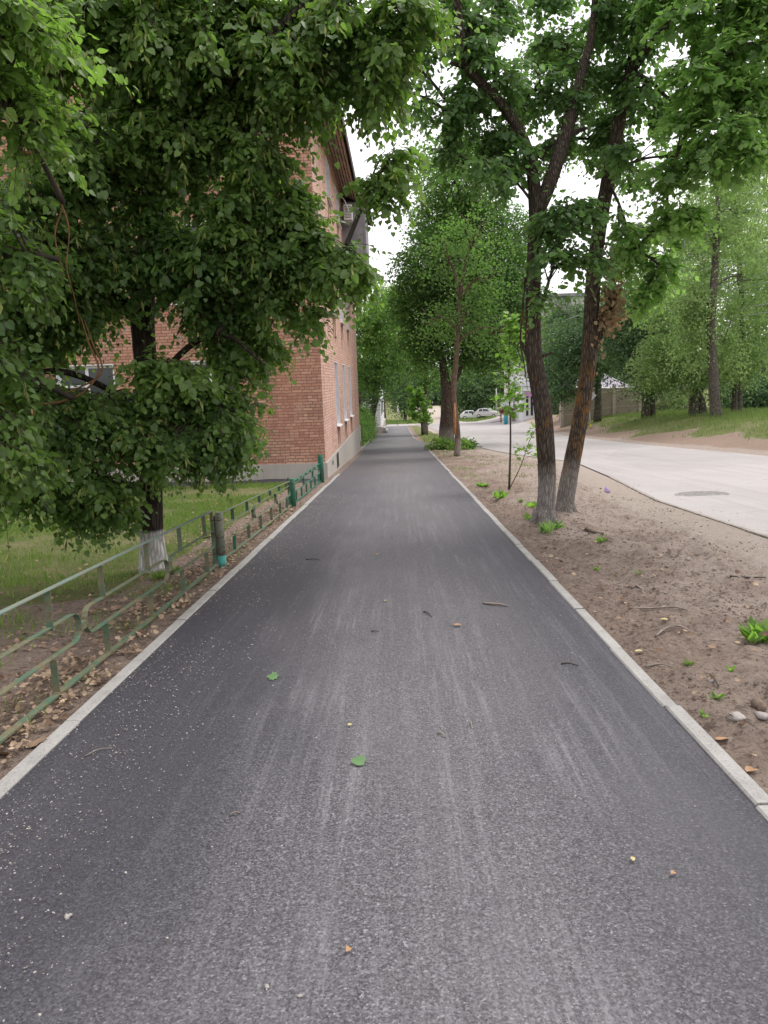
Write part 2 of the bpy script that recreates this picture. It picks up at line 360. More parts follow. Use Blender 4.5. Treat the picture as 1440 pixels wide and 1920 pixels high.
# ------------------------------------------------------------------ leaf shapes: (verts, loops, sizes)
def tmpl(half, fold=.18, curl=.12):
    """half: outline of one half from base to tip (x>=0,y); mirrored and folded about the midrib"""
    n = len(half); V = []; y0, y1 = 0., half[-1][1]
    for x, y in half: V.append((x, y, abs(x)*fold-curl*(y-.3)**2))
    for x, y in half[1:-1]: V.append((-x, y, abs(x)*fold-curl*(y-.3)**2))
    A = list(range(n)); B = [0]+list(range(n, 2*n-2))+[n-1]; B = B[::-1]
    return np.array(V), np.array(A+B), np.array([n, n])
T_LIND = tmpl([(0, .06), (.22, -.04), (.46, .16), (.49, .44), (.30, .78), (0, 1.08)])
T_MAPL = tmpl([(0, .0), (.34, -.06), (.30, .13), (.62, .22), (.48, .42), (.62, .68), (.30, .62), (.22, .84), (0, 1.1)], .12)
T_QUAD = (np.array([(-.0, 0, 0), (.38, .45, .08), (0, 1, -.1), (-.38, .45, .08)]), np.array([0, 1, 2, 3]), np.array([4]))
T_BRACT = (np.array([(0, 0, 0), (.13, .4, .02), (.07, 1, -.05), (-.12, .5, .02)]), np.array([0, 1, 2, 3]), np.array([4]))
def unit(a): return a/(np.linalg.norm(a, axis=-1, keepdims=True)+1e-9)
def leaves(name, T, pos, ax, nrm, size, mat, parent, tint):
    """one mesh of many leaves: ax = base-to-tip direction, nrm = face normal"""
    tv, tl, ts = T; n = len(pos); k = len(tv)
    a = unit(ax); nn = unit(nrm-a*(nrm*a).sum(1)[:, None]); s = np.cross(a, nn)
    sz = np.broadcast_to(np.asarray(size, float), (n,))[:, None, None]
    V = pos[:, None, :]+sz*(tv[None, :, 0:1]*s[:, None]+tv[None, :, 1:2]*a[:, None]+tv[None, :, 2:3]*nn[:, None])
    L = (tl[None, :]+(np.arange(n)*k)[:, None]).ravel(); S = np.tile(ts, n)
    return np_mesh(name, V.reshape(-1, 3), L, S, mat, parent, np.repeat(np.clip(tint, 0, 1), k))
def inball(n, shell=2.2):
    d = unit(rng.normal(size=(n, 3))); return d*(rng.random((n, 1))**(1/shell/1.3))

def near_tree(name, label, cat, base, limbs, blobs, T, mat, size, bark_m, group=None, twigs=7, per=7, droop=.35, bract=0., parts=None, tw_mat=None, trunkname='trunk'):
    """limbs: (points, radii, material or None); blobs: (centre, (rx,ry,rz), number of branches, tint)"""
    root = thing(name, label, cat, base, group)
    skel = []; spine = {}
    for L in limbs:
        P = catmull(L[0], 5); R = np.interp(np.linspace(0, 1, len(P)), np.linspace(0, 1, len(L[1])), L[1])
        skel.append(P[len(P)//3:]); key = L[2] if len(L) > 2 and L[2] is not None else bark_m
        spine.setdefault((key, L[3] if len(L) > 3 else trunkname), []).append((P, R))
    for (k, nm), ls in spine.items():
        mb = MB()
        for P, R in ls: mb.tube(P, R, 18 if R[0] > .09 else 9, .05)
        mb.build(nm, k, root)
    S = np.vstack(skel); bm_ = MB(); LP = []; LA = []; LN = []; LT = []; LS = []; BP = []; BA = []; BT = []
    for c, r, nb, tn in sorted(blobs, key=lambda b: np.linalg.norm(S-np.asarray(b[0], float), axis=1).min()):
        c = np.asarray(c, float); r = np.asarray(r, float)
        d = np.linalg.norm(S-c, axis=1)+.9*np.maximum(0, S[:, 2]-c[2])+.25*rng.random(len(S)); s0 = S[np.argmin(d)]
        midp = (s0+c)/2+np.array((0, 0, .07*np.linalg.norm(c-s0))); sec = catmull([s0, midp, c], 6)
        bm_.tube(sec, np.linspace(.024, .010, len(sec)), 6); S = np.vstack([S, sec[len(sec)//2:]])
        for _ in range(nb):
            tgt = c+.92*r*inball(1)[0]; st = sec[rng.integers(len(sec)//3, len(sec))]
            L = np.linalg.norm(tgt-st); md = (st+tgt)/2+np.array((0, 0, .16*L))+rng.normal(size=3)*.05*L
            br = catmull([st, md, tgt-np.array((0, 0, droop*.12))], 5)
            bm_.tube(br, np.linspace(.011, .003, len(br)), 4, cap=False)
            bt = rng.normal()*.16+tn
            for q in range(twigs):
                t = (q+.6)/twigs; t = .25+.75*t; i = min(len(br)-2, int(t*(len(br)-1))); p = br[i]+(br[i+1]-br[i])*rng.random()
                dr = unit(br[i+1]-br[i]); side = np.cross(dr, (0, 0, 1)); sgn = 1 if q % 2 else -1
                dv = unit(dr*.6+side*sgn*(.5+.5*rng.random())+rng.normal(size=3)*.28-np.array((0, 0, droop*.6)))
                ln = (.17+.20*rng.random())
                if q == twigs-1: dv = dr
                u = (np.arange(per)+.7)/per; pts = p+dv*ln*u[:, None]-np.array((0, 0, 1.))*(u[:, None]**2)*ln*droop
                if q % 2 == 0: bm_.tube(np.vstack([p, pts[per//2], pts[-1]]), [.0035, .0028, .002], 3, cap=False)
                sd_ = unit(np.cross(dv, (0, 0, 1)))*np.where(np.arange(per) % 2, 1, -1)[:, None]
                ax = dv*.45+sd_*.75+rng.normal(size=(per, 3))*.3-np.array((0, 0, .25+droop)); ax[-1] = dv-np.array((0, 0, .4))
                nm = np.array((0, 0, 1.))+rng.normal(size=(per, 3))*.42+dv*.25
                a = unit(ax); LS.append(np.full(per, .8+.4*rng.random())*(1-.35*(u > .8))); LP.append(pts+a*.035); LA.append(a); LN.append(nm); LT.append(np.full(per, bt)+rng.normal(size=per)*.10)
                if bract and rng.random() < bract:
                    kk = rng.integers(3, 7); pp = pts[rng.integers(0, per, kk)]
                    BP.append(pp); BA.append(rng.normal(size=(kk, 3))*.35-np.array((0, 0, 1.))); BT.append(rng.random(kk))
    bm_.build('branch', tw_mat or M_TWIG, root)
    LP = np.vstack(LP); LA = np.vstack(LA); LN = np.vstack(LN); LT = np.concatenate(LT)
    leaves('foliage', T, LP, LA, LN, size*np.concatenate(LS)*(.55+.75*rng.random(len(LP))), mat, root, LT)
    if BP:
        BP = np.vstack(BP); leaves('blossom', T_BRACT, BP, np.vstack(BA), rng.normal(size=BP.shape), .085*(.7+.6*rng.random(len(BP))), M_BRACT, root, np.concatenate(BT))
    print(name, len(LP), 'leaves'); return root

def far_crown(root, blobs, mat, size, dens=1., name='foliage', sag=.3, cl=.35):
    P = []; A = []; N = []; TT = []
    for c, r, n, tn in blobs:
        n = int(n*dens); n = int(n*2.1); c = np.asarray(c, float); r = np.asarray(r, float)
        cc = c+r*inball(n); out = unit((cc-c)/r); ct = rng.normal(size=n)*.30+tn; cn = np.array((0, 0, 1.))+out*.55+rng.normal(size=(n, 3))*.3; csz = .55+.9*rng.random(n)[:, None]
        for _ in range(34):
            o = rng.normal(size=(n, 3))*np.array((cl, cl, cl*.30))*csz; o[:, 2] -= (o[:, 0]**2+o[:, 1]**2)*.35/cl
            P.append(cc+o); A.append(unit(out+rng.normal(size=(n, 3))*.9-np.array((0, 0, sag))))
            N.append(cn+rng.normal(size=(n, 3))*.38); TT.append(ct+rng.normal(size=n)*.12)
    P = np.vstack(P); return leaves(name, T_QUAD, P, np.vstack(A), np.vstack(N), size*(.7+.6*rng.random(len(P))), mat, root, np.concatenate(TT))
def far_tree(label, base, limbs, blobs, mat, size=.16, dens=1., group='trees along the street', name='deciduous_tree', cat='tree', bark_m=None, sag=.3, cl=.35):
    root = thing(name, label, cat, base, group); mb = MB()
    S = []
    for P, R in limbs:
        Q = catmull(P, 4); S.append(Q); mb.tube(Q, np.interp(np.linspace(0, 1, len(Q)), np.linspace(0, 1, len(R)), R), 10, .08)
    S = np.vstack(S); S = S[S[:, 2] > S[:, 2].min()+.35*(np.ptp(S[:, 2]))]
    for c, r, n, tn in blobs:
        c = np.asarray(c, float); s0 = S[np.argmin(np.linalg.norm(S-c-np.array((0, 0, -.6)), axis=1))]
        mb.tube(catmull([s0, (s0+c)/2+np.array((0, 0, .3)), c], 3), np.linspace(.07, .02, 7), 5)
        for _ in range(4):
            t = c+np.asarray(r)*inball(1)[0]; mb.tube([(s0+c)/2+(c-s0)*.2, (c+t)/2, t], [.03, .02, .01], 4)
    mb.build('trunk', bark_m or M_BARKP, root)
    far_crown(root, blobs, mat, size, dens, sag=sag, cl=cl); return root

# ================================================================== SETTING
# ---- the road's two edges (x at y)
RN = np.array([(-30, 4.2), (8.8, 4.22), (12.7, 4.26), (17, 4.75), (23.3, 5.3), (26.7, 4.69), (31, 4.1), (35, 3.84), (46, 3.75), (60, 3.5), (85, 3.2), (96, 3.0), (99, -45)])
RF = np.array([(-30, 11.0), (23.2, 11.02), (42.4, 10.3), (49.4, 10.1), (60, 10.9), (70, 12.2), (80, 13.), (95, 14.5)])
def rn(y): return np.interp(y, RN[:-1, 0], RN[:-1, 1])
def rf(y): return np.interp(y, RF[:, 0], RF[:, 1])
# ---- ground sheet
def steps(a, b, f):
    o = [a]
    while o[-1] < b: o.append(o[-1]+f(o[-1]))
    return np.array(o)
xs = np.concatenate([-steps(8, 320, lambda t: .4+.12*(t-8))[::-1], steps(-7.9, -2.6, lambda t: .16), steps(-2.45, -1.74, lambda t: .05), [-1.4, -.7, 0, .6, 1.1], steps(1.34, 5.3, lambda t: .045), steps(5.5, 18, lambda t: .35), steps(18.6, 330, lambda t: .5+.11*(t-18))])
ys = np.concatenate([[-70, -40, -20, -8, -3, 0, 1.2], steps(1.6, 8, lambda t: .04+.004*t), steps(8.1, 40, lambda t: .055+.012*(t-8)), steps(40.6, 480, lambda t: .6+.05*(t-40))])
XX, YY = np.meshgrid(xs, ys); nx, ny = len(xs), len(ys)
def vnoise(x, y, sc, seed):
    r = np.random.default_rng(seed); L = r.random((256, 256)); x = x*sc+1000; y = y*sc+1000
    i = np.floor(x).astype(int); j = np.floor(y).astype(int); fx = x-i; fy = y-j; fx = fx*fx*(3-2*fx); fy = fy*fy*(3-2*fy)
    q = lambda a, b: L[a % 256, b % 256]
    return (q(i, j)*(1-fx)+q(i+1, j)*fx)*(1-fy)+(q(i, j+1)*(1-fx)+q(i+1, j+1)*fx)*fy
def fbm(x, y, sc, seed, o=4): return sum(vnoise(x, y, sc*2**k, seed+k)*.5**k for k in range(o))/sum(.5**k for k in range(o))
ZZ = gh(XX, YY)
onp = (XX > -1.74) & (XX < 1.36) & (YY < 112)
verge = sstep(1.36, 1.6, XX)*(1-sstep(-.9, -.2, XX-rn(YY)))*(YY < 95)
mound = fbm(XX, YY, 1.3, 3)*.10+(fbm(XX*1.0, YY*1.6, 5, 9, 4)-.5)*.14+np.maximum(0, fbm(XX, YY, 11, 21, 3)-.5)*.13*sstep(.35, .6, fbm(XX, YY, 1.1, 23, 2))
ZZ = ZZ+verge*(mound-.06)
for tx, ty in ((1.87, 10), (2.29, 10.86)): ZZ += .10*np.exp(-((XX-tx)**2+(YY-ty)**2)/.28)
lft = sstep(1.8, 2.0, -XX)*(YY < 60)
ZZ = ZZ+lft*((fbm(XX, YY, 4, 14, 4)-.5)*.06*(1-sstep(2.5, 3.2, -XX))+(fbm(XX, YY, .6, 15, 3)-.5)*.12*sstep(2.5, 3.5, -XX))
farr = sstep(.3, 1.5, XX-rf(YY)); ZZ = ZZ+farr*((fbm(XX, YY, .5, 31, 4)-.5)*.20+(fbm(XX, YY, 2.4, 33, 3)-.5)*.12)
ZZ = np.where(onp, ZZ-.05, ZZ)
onr = (XX > rn(YY)-.05) & (XX < rf(YY)+.1) & (YY < 112); ZZ = np.where(onr, ZZ-.03, ZZ)
ZZ = np.where((XX > -1.86) & (XX < 1.45) & ~onp & (YY < 112), ZZ-.012, ZZ)
V = np.stack([XX, YY, ZZ], -1).reshape(-1, 3)
I = (np.arange(ny-1)[:, None]*nx+np.arange(nx-1)[None]).ravel()
LL = np.stack([I, I+1, I+nx+1, I+nx], 1).ravel()
gr = np_mesh('ground', V, LL, np.full(len(I), 4), M_GROUND, smooth=True); tag(gr, kind='structure')
def vattr(nm, a):
    at_ = gr.data.attributes.new(nm, 'FLOAT', 'POINT'); at_.data.foreach_set('value', np.clip(a, 0, 1).astype(np.float32).ravel())
big_ = fbm(XX, YY, .35, 41, 3)
gm = sstep(2.35, 2.75, -XX)*(1-.75*np.exp(-(((XX+5.6)/1.2)**2+((YY-8.3)/.75)**2)))*np.where(YY < 6.6, .28+.3*sstep(3., 4, -XX), .92)
gm = np.maximum(gm, sstep(1.5, 3.6, XX-rf(YY)+3.2*(big_-.5))*(XX > 6)*sstep(20, 24, YY+(XX-11)*.8))
gm = np.maximum(gm, (XX > 1.4)*(XX < rn(YY)-.7)*(.35*sstep(15, 24, YY)+.5*sstep(36, 48, YY)))
gm = np.maximum(gm, sstep(112, 114, YY)*(1-((XX > 3.5) & (XX < 9.5))*1.)); gm = np.maximum(gm, sstep(30, 40, np.abs(XX)))
vattr('grass', gm)
vattr('sand', (XX > 1.4)*sstep(-1.15, -.55, XX-rn(YY))*(XX < rn(YY)+1)*(YY < 92)+sstep(112, 114, YY)*((XX > 3.5) & (XX < 9.5)))
vattr('redsoil', farr*(1-gm))
vattr('gravel', (XX < -2.1)*((YY > 18.75) & (YY < 20.3))*.95)

def strip(name, mat, xl, xr, ylist, dz, nxs=3):
    Vs = []; n = nxs+1
    for y in ylist:
        a, b = xl(y), xr(y)
        for k in range(n): x = a+(b-a)*k/nxs; Vs.append((x, y, g1(x, y)+dz))
    Fs = [(i*n+k, i*n+k+1, (i+1)*n+k+1, (i+1)*n+k) for i in range(len(ylist)-1) for k in range(nxs)]
    mb = MB(); mb.add(Vs, Fs, True); return mb.build(name, mat)
yl = list(np.arange(-6, 36.2, 1.05))+[36.3]
tag(strip('path', M_ASPH, lambda y: -1.69, lambda y: 1.30, yl, 0), kind='structure')
pl = lambda y: np.interp(y, [36, 40, 48, 60, 70, 98], [-1.69, -1.9, -1.95, -1.9, -1.75, -1.5])
pr = lambda y: np.interp(y, [36.3, 38, 41, 44, 50, 56, 98], [1.30, 2.0, 2.2, 1.35, 1.0, .95, .9])
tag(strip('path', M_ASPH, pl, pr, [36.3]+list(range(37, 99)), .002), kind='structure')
tag(strip('road', M_ROAD, rn, rf, list(np.arange(-20, 97, 1.5)), 0, 12), kind='structure')
tag(strip('road', M_ROAD, lambda y: -60., lambda y: 16., [95.6, 99, 103, 107, 110.5], .012, 30), kind='structure')
# ---- kerbs: separate stones with open joints
def kerb(x0, x1, y0, y1, top, step=1.0):
    mb = MB(); y = y0
    while y < y1:
        e = min(y+step-.013, y1); j = rng.normal()*.004; t = rng.normal()*.003; c = .008
        for yy0, yy1 in ((y, e),):
            z0, z1 = g1(0, yy0)+top+t, g1(0, yy1)+top+t
            P = [(x0+j, -.18), (x0+j, -c), (x0+j+c, 0), (x1+j-c, 0), (x1+j, -c), (x1+j, -.18)]
            Vk = [(px, yy0, z0+pz) for px, pz in P]+[(px, yy1, z1+pz) for px, pz in P]
            mb.add(Vk, [(0, 1, 2, 3, 4, 5), (11, 10, 9, 8, 7, 6)]+[(i, i+6, (i+1) % 6+6, (i+1) % 6) for i in range(6)])
        y += step
    return mb
for a in ((-1.765, -1.685, -4.3, 21.4, .012), (1.295, 1.375, -4.3, 35.3, .012), (.93, 1.01, 50, 95, .02), (-1.97, -1.89, 39.4, 50, .02)):
    tag(kerb(*a).build('kerb', M_KERB), kind='structure')
mb = MB()   # thin cracked gutter line along the road's near edge
for y in np.arange(3, 17.4, .8):
    x = float(rn(y)); x2 = float(rn(y+.79)); mb.hexa([(x-.06, y, g1(x, y)-.08), (x-.06, y, g1(x, y)+.014), (x2-.06, y+.79, g1(x2, y+.79)-.08), (x2-.06, y+.79, g1(x2, y+.79)+.014), (x+.0, y, g1(x, y)-.08), (x+.0, y, g1(x, y)+.012), (x2, y+.79, g1(x2, y+.79)-.08), (x2, y+.79, g1(x2, y+.79)+.012)])
tag(mb.build('road_kerb', plain('road_kerb_concrete', (.30, .265, .235), .9, var=.3, sc=9, bump=.5)), kind='structure')

# ================================================================== BRICK BUILDING
BX, BY0, BY1, BXW = -1.95, 20.0, 38.2, -15.
bb = thing('brick_building', 'three storey red brick apartment house with a pale concrete plinth beside the path', 'building', (BX, BY0, g1(0, 20)))
def wall_holes(axis, plane, a0, a1, z0, z1, holes, mat, name, depth=.13, inward=1):
    """rectangular wall with openings; axis 0: runs along x at y=plane; axis 1: runs along y at x=plane"""
    us = sorted({a0, a1, *[h[0] for h in holes], *[h[1] for h in holes]}); zs = sorted({z0, z1, *[h[2] for h in holes], *[h[3] for h in holes]})
    mb = MB(); P = (lambda u, d, z: (u, plane+d*inward, z)) if axis == 0 else (lambda u, d, z: (plane+d*inward, u, z))
    for i in range(len(us)-1):
        for j in range(len(zs)-1):
            um, zm = (us[i]+us[i+1])/2, (zs[j]+zs[j+1])/2
            if any(h[0] < um < h[1] and h[2] < zm < h[3] for h in holes): continue
            mb.add([P(us[i], 0, zs[j]), P(us[i+1], 0, zs[j]), P(us[i+1], 0, zs[j+1]), P(us[i], 0, zs[j+1])], [(0, 1, 2, 3)])
    return mb.build(name, mat, bb)
ROWS = [(.22, 2.2), (3.66, 5.62), (7.08, 8.25)]
fh = [(c-.75, c+.75, a, b) for c in (-4.85, -8.05, -11.3) for a, b in ROWS]
shl = [(a, a+1.3, z0, z1) for a in (24.3, 27.75, 31.1) for z0, z1 in ROWS if not (a > 31 and z0 > 7)]
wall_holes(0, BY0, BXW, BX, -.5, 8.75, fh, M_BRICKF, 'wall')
wall_holes(1, BX, BY0, BY1, -.48, 8.75, shl, M_BRICKS_LIT, 'wall', inward=-1)
mb = MB(); mb.box(BXW, BX-.02, BY0+.3, BY1, -3, 8.7)
mb2 = MB(); mb2.box(BXW, BXW+.02, BY0, BY1, -3, 8.75); mb2.box(BXW, BX, BY1-.02, BY1+.0, -3, 8.75); mb2.build('rear_wall', M_BRICKS_LIT, bb)
def window(axis, c0, c1, z0, z1, plane, inward):
    P = (lambda u, d, z: (u, plane+d*inward, z)) if axis == 0 else (lambda u, d, z: (plane+d*inward, u, z))
    def bx(mb, u0, u1, d0, d1, za, zb):
        mb.hexa([P(u0, d0, za), P(u0, d0, zb), P(u0, d1, za), P(u0, d1, zb), P(u1, d0, za), P(u1, d0, zb), P(u1, d1, za), P(u1, d1, zb)])
    e = .015; fr = MB()
    for a in ((c0, c0+.07, z0, z1), (c1-.07, c1, z0, z1), (c0+.07, c1-.07, z0, z0+.07), (c0+.07, c1-.07, z1-.07, z1), ((c0+c1)/2-.04, (c0+c1)/2+.04, z0+.07, z1-.07), (c0+.07, (c0+c1)/2-.04, z1-.55, z1-.49)):
        bx(fr, a[0], a[1], .13, .19, a[2], a[3])
    f = fr.build('window', M_WHITE, bb)
    p = MB(); bx(p, c0+.02, c1-.02, .165, .175, z0+.02, z1-.02); p.build('pane', M_GLASS, f)
    r = MB()                                                     # white plastered reveals
    bx(r, c0-.012, c0+.012, -.006, .20, z0, z1); bx(r, c1-.012, c1+.012, -.006, .20, z0, z1); bx(r, c0-.012, c1+.012, -.006, .20, z1-.004, z1+.02)
    r.build('reveal', M_WHITE, f)
    s = MB(); s.hexa([P(c0-.06, -.10, z0-.035), P(c0-.06, -.10, z0-.015), P(c0-.06, .13, z0-.01), P(c0-.06, .13, z0+.03), P(c1+.06, -.10, z0-.035), P(c1+.06, -.10, z0-.015), P(c1+.06, .13, z0-.01), P(c1+.06, .13, z0+.03)])
    s.build('sill', M_SILL, f)
    return P
for h in fh: window(0, *h, BY0, 1)
for h in shl: window(1, *h, BX, -1)
st = None                                                        # damp stains in the brick under the side sills
for h in shl:
    for k in range(2):
        y0 = h[0]+.1+rng.random()*.1+k*.62; wdt = .35+.15*rng.random(); L = .55+.5*rng.random(); z = h[2]-.05
        st = MB(); st.add([(BX+.004, y0, z), (BX+.004, y0+wdt, z), (BX+.004, y0+wdt*.8, z-L*.55), (BX+.004, y0+wdt*.55, z-L), (BX+.004, y0+wdt*.2, z-L*.7)], [(0, 1, 2, 3, 4)]); st.build('damp_stain', M_STAIN, bb)
pl_ = MB(); pz = -.50
pl_.add([(BXW, BY0-.06, pz), (BX+.05, BY0-.06, pz), (BX+.05, BY0-.06, -1.35), (BXW, BY0-.06, -1.35), (BXW, BY0+.2, pz+.02), (BX-.2, BY0+.2, pz+.02), (BX+.05, BY1, pz), (BX+.05, BY1, -2.3), (BX-.2, BY1, pz+.02), (BX+.05, BY1+.0, pz)],
        [(0, 3, 2, 1), (0, 1, 5, 4), (1, 2, 7, 6), (1, 6, 8, 5)])
pl_.box(BX-.4, BX+.045, BY1, BY1+.05, -2.3, pz)
pl_.build('plinth', M_PLINTH, bb)
for va in ((37.2, 37.7, -1.5, -1.25), (21.5, 21.7, -.72, -.60), (23., 23.7, -.98, -.55)): vt = MB(); vt.box(BX+.046, BX+.062, *va); vt.build('vent_opening', M_DARK, bb)
# roof: sheets, fascia and a soffit of long boards with rafters
rf_ = MB(); ex, ez = BX+.72, 8.52
rf_.hexa([(ex, BY0-.5, ez), (ex, BY0-.5, ez+.06), (ex, BY1+.4, ez), (ex, BY1+.4, ez+.06), (-8.5, BY0-.5, 12), (-8.5, BY0-.5, 12.06), (-8.5, BY1+.4, 12), (-8.5, BY1+.4, 12.06)])
rf_.hexa([(-15.7, BY0-.5, ez), (-15.7, BY0-.5, ez+.06), (-15.7, BY1+.4, ez), (-15.7, BY1+.4, ez+.06), (-8.5, BY0-.5, 12), (-8.5, BY0-.5, 12.06), (-8.5, BY1+.4, 12), (-8.5, BY1+.4, 12.06)])
roof = rf_.build('roof', M_WOODD, bb)
gb = MB(); gb.prism([(BXW, 8.75), (BX, 8.75), (-8.5, 11.9)], 1, BY0+.001, BY0+.1); gb.build('gable', M_BRICKF, bb)
sf = MB(); n = 6
for k in range(n):
    xa = BX+.02+k*.105; za = 8.68-k*.058
    sf.hexa([(xa, BY0-.45, za-.02), (xa, BY0-.45, za), (xa, BY1+.3, za-.02), (xa, BY1+.3, za), (xa+.075, BY0-.45, za-.06), (xa+.075, BY0-.45, za-.04), (xa+.075, BY1+.3, za-.06), (xa+.075, BY1+.3, za-.04)])
sf.build('soffit_board', M_WOOD, roof)
ra = MB()
for y in np.arange(BY0-.3, BY1, 1.1): ra.hexa([(BX, y, 8.74), (BX, y, 8.82), (BX, y+.06, 8.74), (BX, y+.06, 8.82), (ex-.05, y, ez+.0), (ex-.05, y, ez+.07), (ex-.05, y+.06, ez), (ex-.05, y+.06, ez+.07)])
ra.box(ex-.03, ex+.0, BY0-.5, BY1+.4, ez-.19, ez+.005); ra.build('fascia', M_WOODD, roof)
# boxed-in balcony on the third floor
bal = MB(); bal.box(BX+.003, -1.06, 30.8, 34.6, 5.55, 8.33); bk = bal.build('balcony', M_SHEET, bb)
t_ = MB(); t_.box(BX+.004, -1.0, 30.74, 34.66, 5.33, 5.545); t_.build('balcony_slab', M_WOODD, bk)
t_ = MB(); t_.box(-1.12, -1.04, 30.77, 30.80, 5.55, 8.3); t_.box(-1.14, -1.03, 30.76, 34.65, 8.30, 8.36)
t_.hexa([(-1.9, 30.78, 6.3), (-1.9, 30.78, 6.36), (-1.9, 30.797, 6.3), (-1.9, 30.797, 6.36), (-1.12, 30.78, 7.65), (-1.12, 30.78, 7.71), (-1.12, 30.797, 7.65), (-1.12, 30.797, 7.71)]); t_.build('balcony_trim', M_SHEET, bk)
rr = MB(); rr.hexa([(BX+.5, 30.5, 8.40), (BX+.5, 30.5, 8.44), (BX+.5, 35, 8.40), (BX+.5, 35, 8.44), (-.85, 30.5, 8.2), (-.85, 30.5, 8.24), (-.85, 35, 8.2), (-.85, 35, 8.24)]); rr.build('balcony_roof', M_WOODD, bk)
ac = thing('air_conditioner', 'white air conditioner on a bracket high on the brick wall beside the grey balcony', 'air conditioner', (BX, 30.2, 7.4))
a_ = MB(); a_.box(-1.80, -1.50, 29.9, 30.65, 7.52, 8.06); ab = a_.build('housing', M_ACW, ac)
a_ = MB()
for k in range(8): a_.box(-1.775, -1.525, 29.893, 29.899, 7.58+k*.055, 7.60+k*.055)
a_.build('grille', M_DARK, ab)
a_ = MB(); a_.box(BX+.01, -1.46, 29.95, 29.99, 7.43, 7.50); a_.box(BX+.01, -1.46, 30.55, 30.59, 7.43, 7.50); a_.box(-1.50, -1.46, 29.99, 30.55, 7.44, 7.49); a_.build('bracket', M_SHEET, ac)
a_ = MB(); a_.tube(catmull([(BX+.0, 29.8, 8.3), (-1.8, 29.8, 8.25), (-1.68, 29.82, 8.0), (-1.62, 29.87, 7.8)], 5), .022, 6); a_.build('hose', M_ACW, ac)

# ================================================================== LOW METAL FENCE
FX = -1.95
fn = thing('metal_fence', 'low worn green and brown metal band fence with pill shaped loops along the left kerb', 'fence', (FX, 2.4, g1(FX, 2.4)))
def fz(y, h): return g1(FX, y)+h
def rail(mb, y0, y1, h0, h1, x=0., wd=.036, th=.006, bow=0.):
    n = 8; P = []
    for i in range(n+1):
        t = i/n; y = y0+(y1-y0)*t; P.append((y, fz(y, h0+(h1-h0)*t)+bow*math.sin(math.pi*t)))
    for (ya, za), (yb, zb) in zip(P, P[1:]):
        mb.hexa([(FX+x-wd/2, ya, za-th), (FX+x-wd/2, ya, za), (FX+x-wd/2, yb, zb-th), (FX+x-wd/2, yb, zb), (FX+x+wd/2, ya, za-th), (FX+x+wd/2, ya, za), (FX+x+wd/2, yb, zb-th), (FX+x+wd/2, yb, zb)])
def band(mb, pts, wd=.036, th=.005):
    """closed flat steel band following (y,z) points, its width across the fence"""
    n = len(pts); Vb = []
    for i in range(n):
        p = np.array(pts[i]); tg = np.array(pts[(i+1) % n])-np.array(pts[i-1]); tg = tg/np.linalg.norm(tg); nn = np.array((-tg[1], tg[0]))*th/2
        for sx, s in ((-1, -1), (-1, 1), (1, 1), (1, -1)): q = p+nn*s; Vb.append((FX+sx*wd/2, q[0], q[1]))
    mb.add(Vb, [(i*4+k, ((i+1) % n)*4+k, ((i+1) % n)*4+(k+1) % 4, i*4+(k+1) % 4) for i in range(n) for k in range(4)], False)
def panel(y0, y1, ht0, ht1, pills, pk, mt, mr):
    hl, hh = .235, .405
    t = MB(); rail(t, y0, y1, ht0, ht1, bow=.006); t.build('top_rail', mr, fn)
    t = MB(); rail(t, y0, y1, .05, .05, wd=.042, th=.012, bow=-.01); t.build('bottom_rail', mt, fn)
    for a, b in pills:
        dz = rng.normal()*.012; r = (hh-hl)/2; pts = []
        for i in range(9): th = -math.pi/2+math.pi*i/8; y = b-r+r*math.cos(th); pts.append((y, fz(y, (hl+hh)/2+dz+r*math.sin(th))))
        for i in range(9): th = math.pi/2+math.pi*i/8; y = a+r+r*math.cos(th); pts.append((y, fz(y, (hl+hh)/2+dz+r*math.sin(th))))
        t = MB(); band(t, pts); t.build('loop_band', mt, fn)
    for (a, b), (c, d) in zip(pills, pills[1:]):
        y = (b+c)/2; t = MB(); t.box(FX-.016, FX+.016, b-.012, c+.012, fz(y, .30), fz(y, .345)); t.build('loop_link', mt, fn)
    for y in pk:
        hp = ht0+(ht1-ht0)*(y-y0)/(y1-y0)
        for za, zb in ((fz(y, .05), fz(y, hl+.0)), (fz(y, hh), fz(y, hp-.005))):
            t = MB(); l = rng.normal()*.01
            t.hexa([(FX-.019, y, za), (FX-.019, y+l, zb), (FX-.019, y+.006, za), (FX-.019, y+.006+l, zb), (FX+.019, y, za), (FX+.019, y+l, zb), (FX+.019, y+.006, za), (FX+.019, y+.006+l, zb)])
            t.build('picket', mt if rng.random() < .86 else M_FGREEN, fn)
panel(2.45, 7.80, .635, .62, [(2.6, 4.39), (4.47, 6.16), (6.24, 7.76)], [3.1, 4.02, 4.78, 5.68, 6.56, 7.42], M_FENCE, M_TOPR)
panel(8.02, 13.34, .55, .47, [(8.08, 9.9), (9.98, 11.75), (11.83, 13.3)], [8.7, 9.55, 10.4, 11.3, 12.15, 12.9], M_FENCE, M_FENCE)
panel(13.60, 18.5, .43, .48, [(13.65, 15.25), (15.3, 16.9), (16.95, 18.4)], [14.1, 14.9, 15.7, 16.5, 17.3, 18.1], M_FGREEN, M_FGREEN)
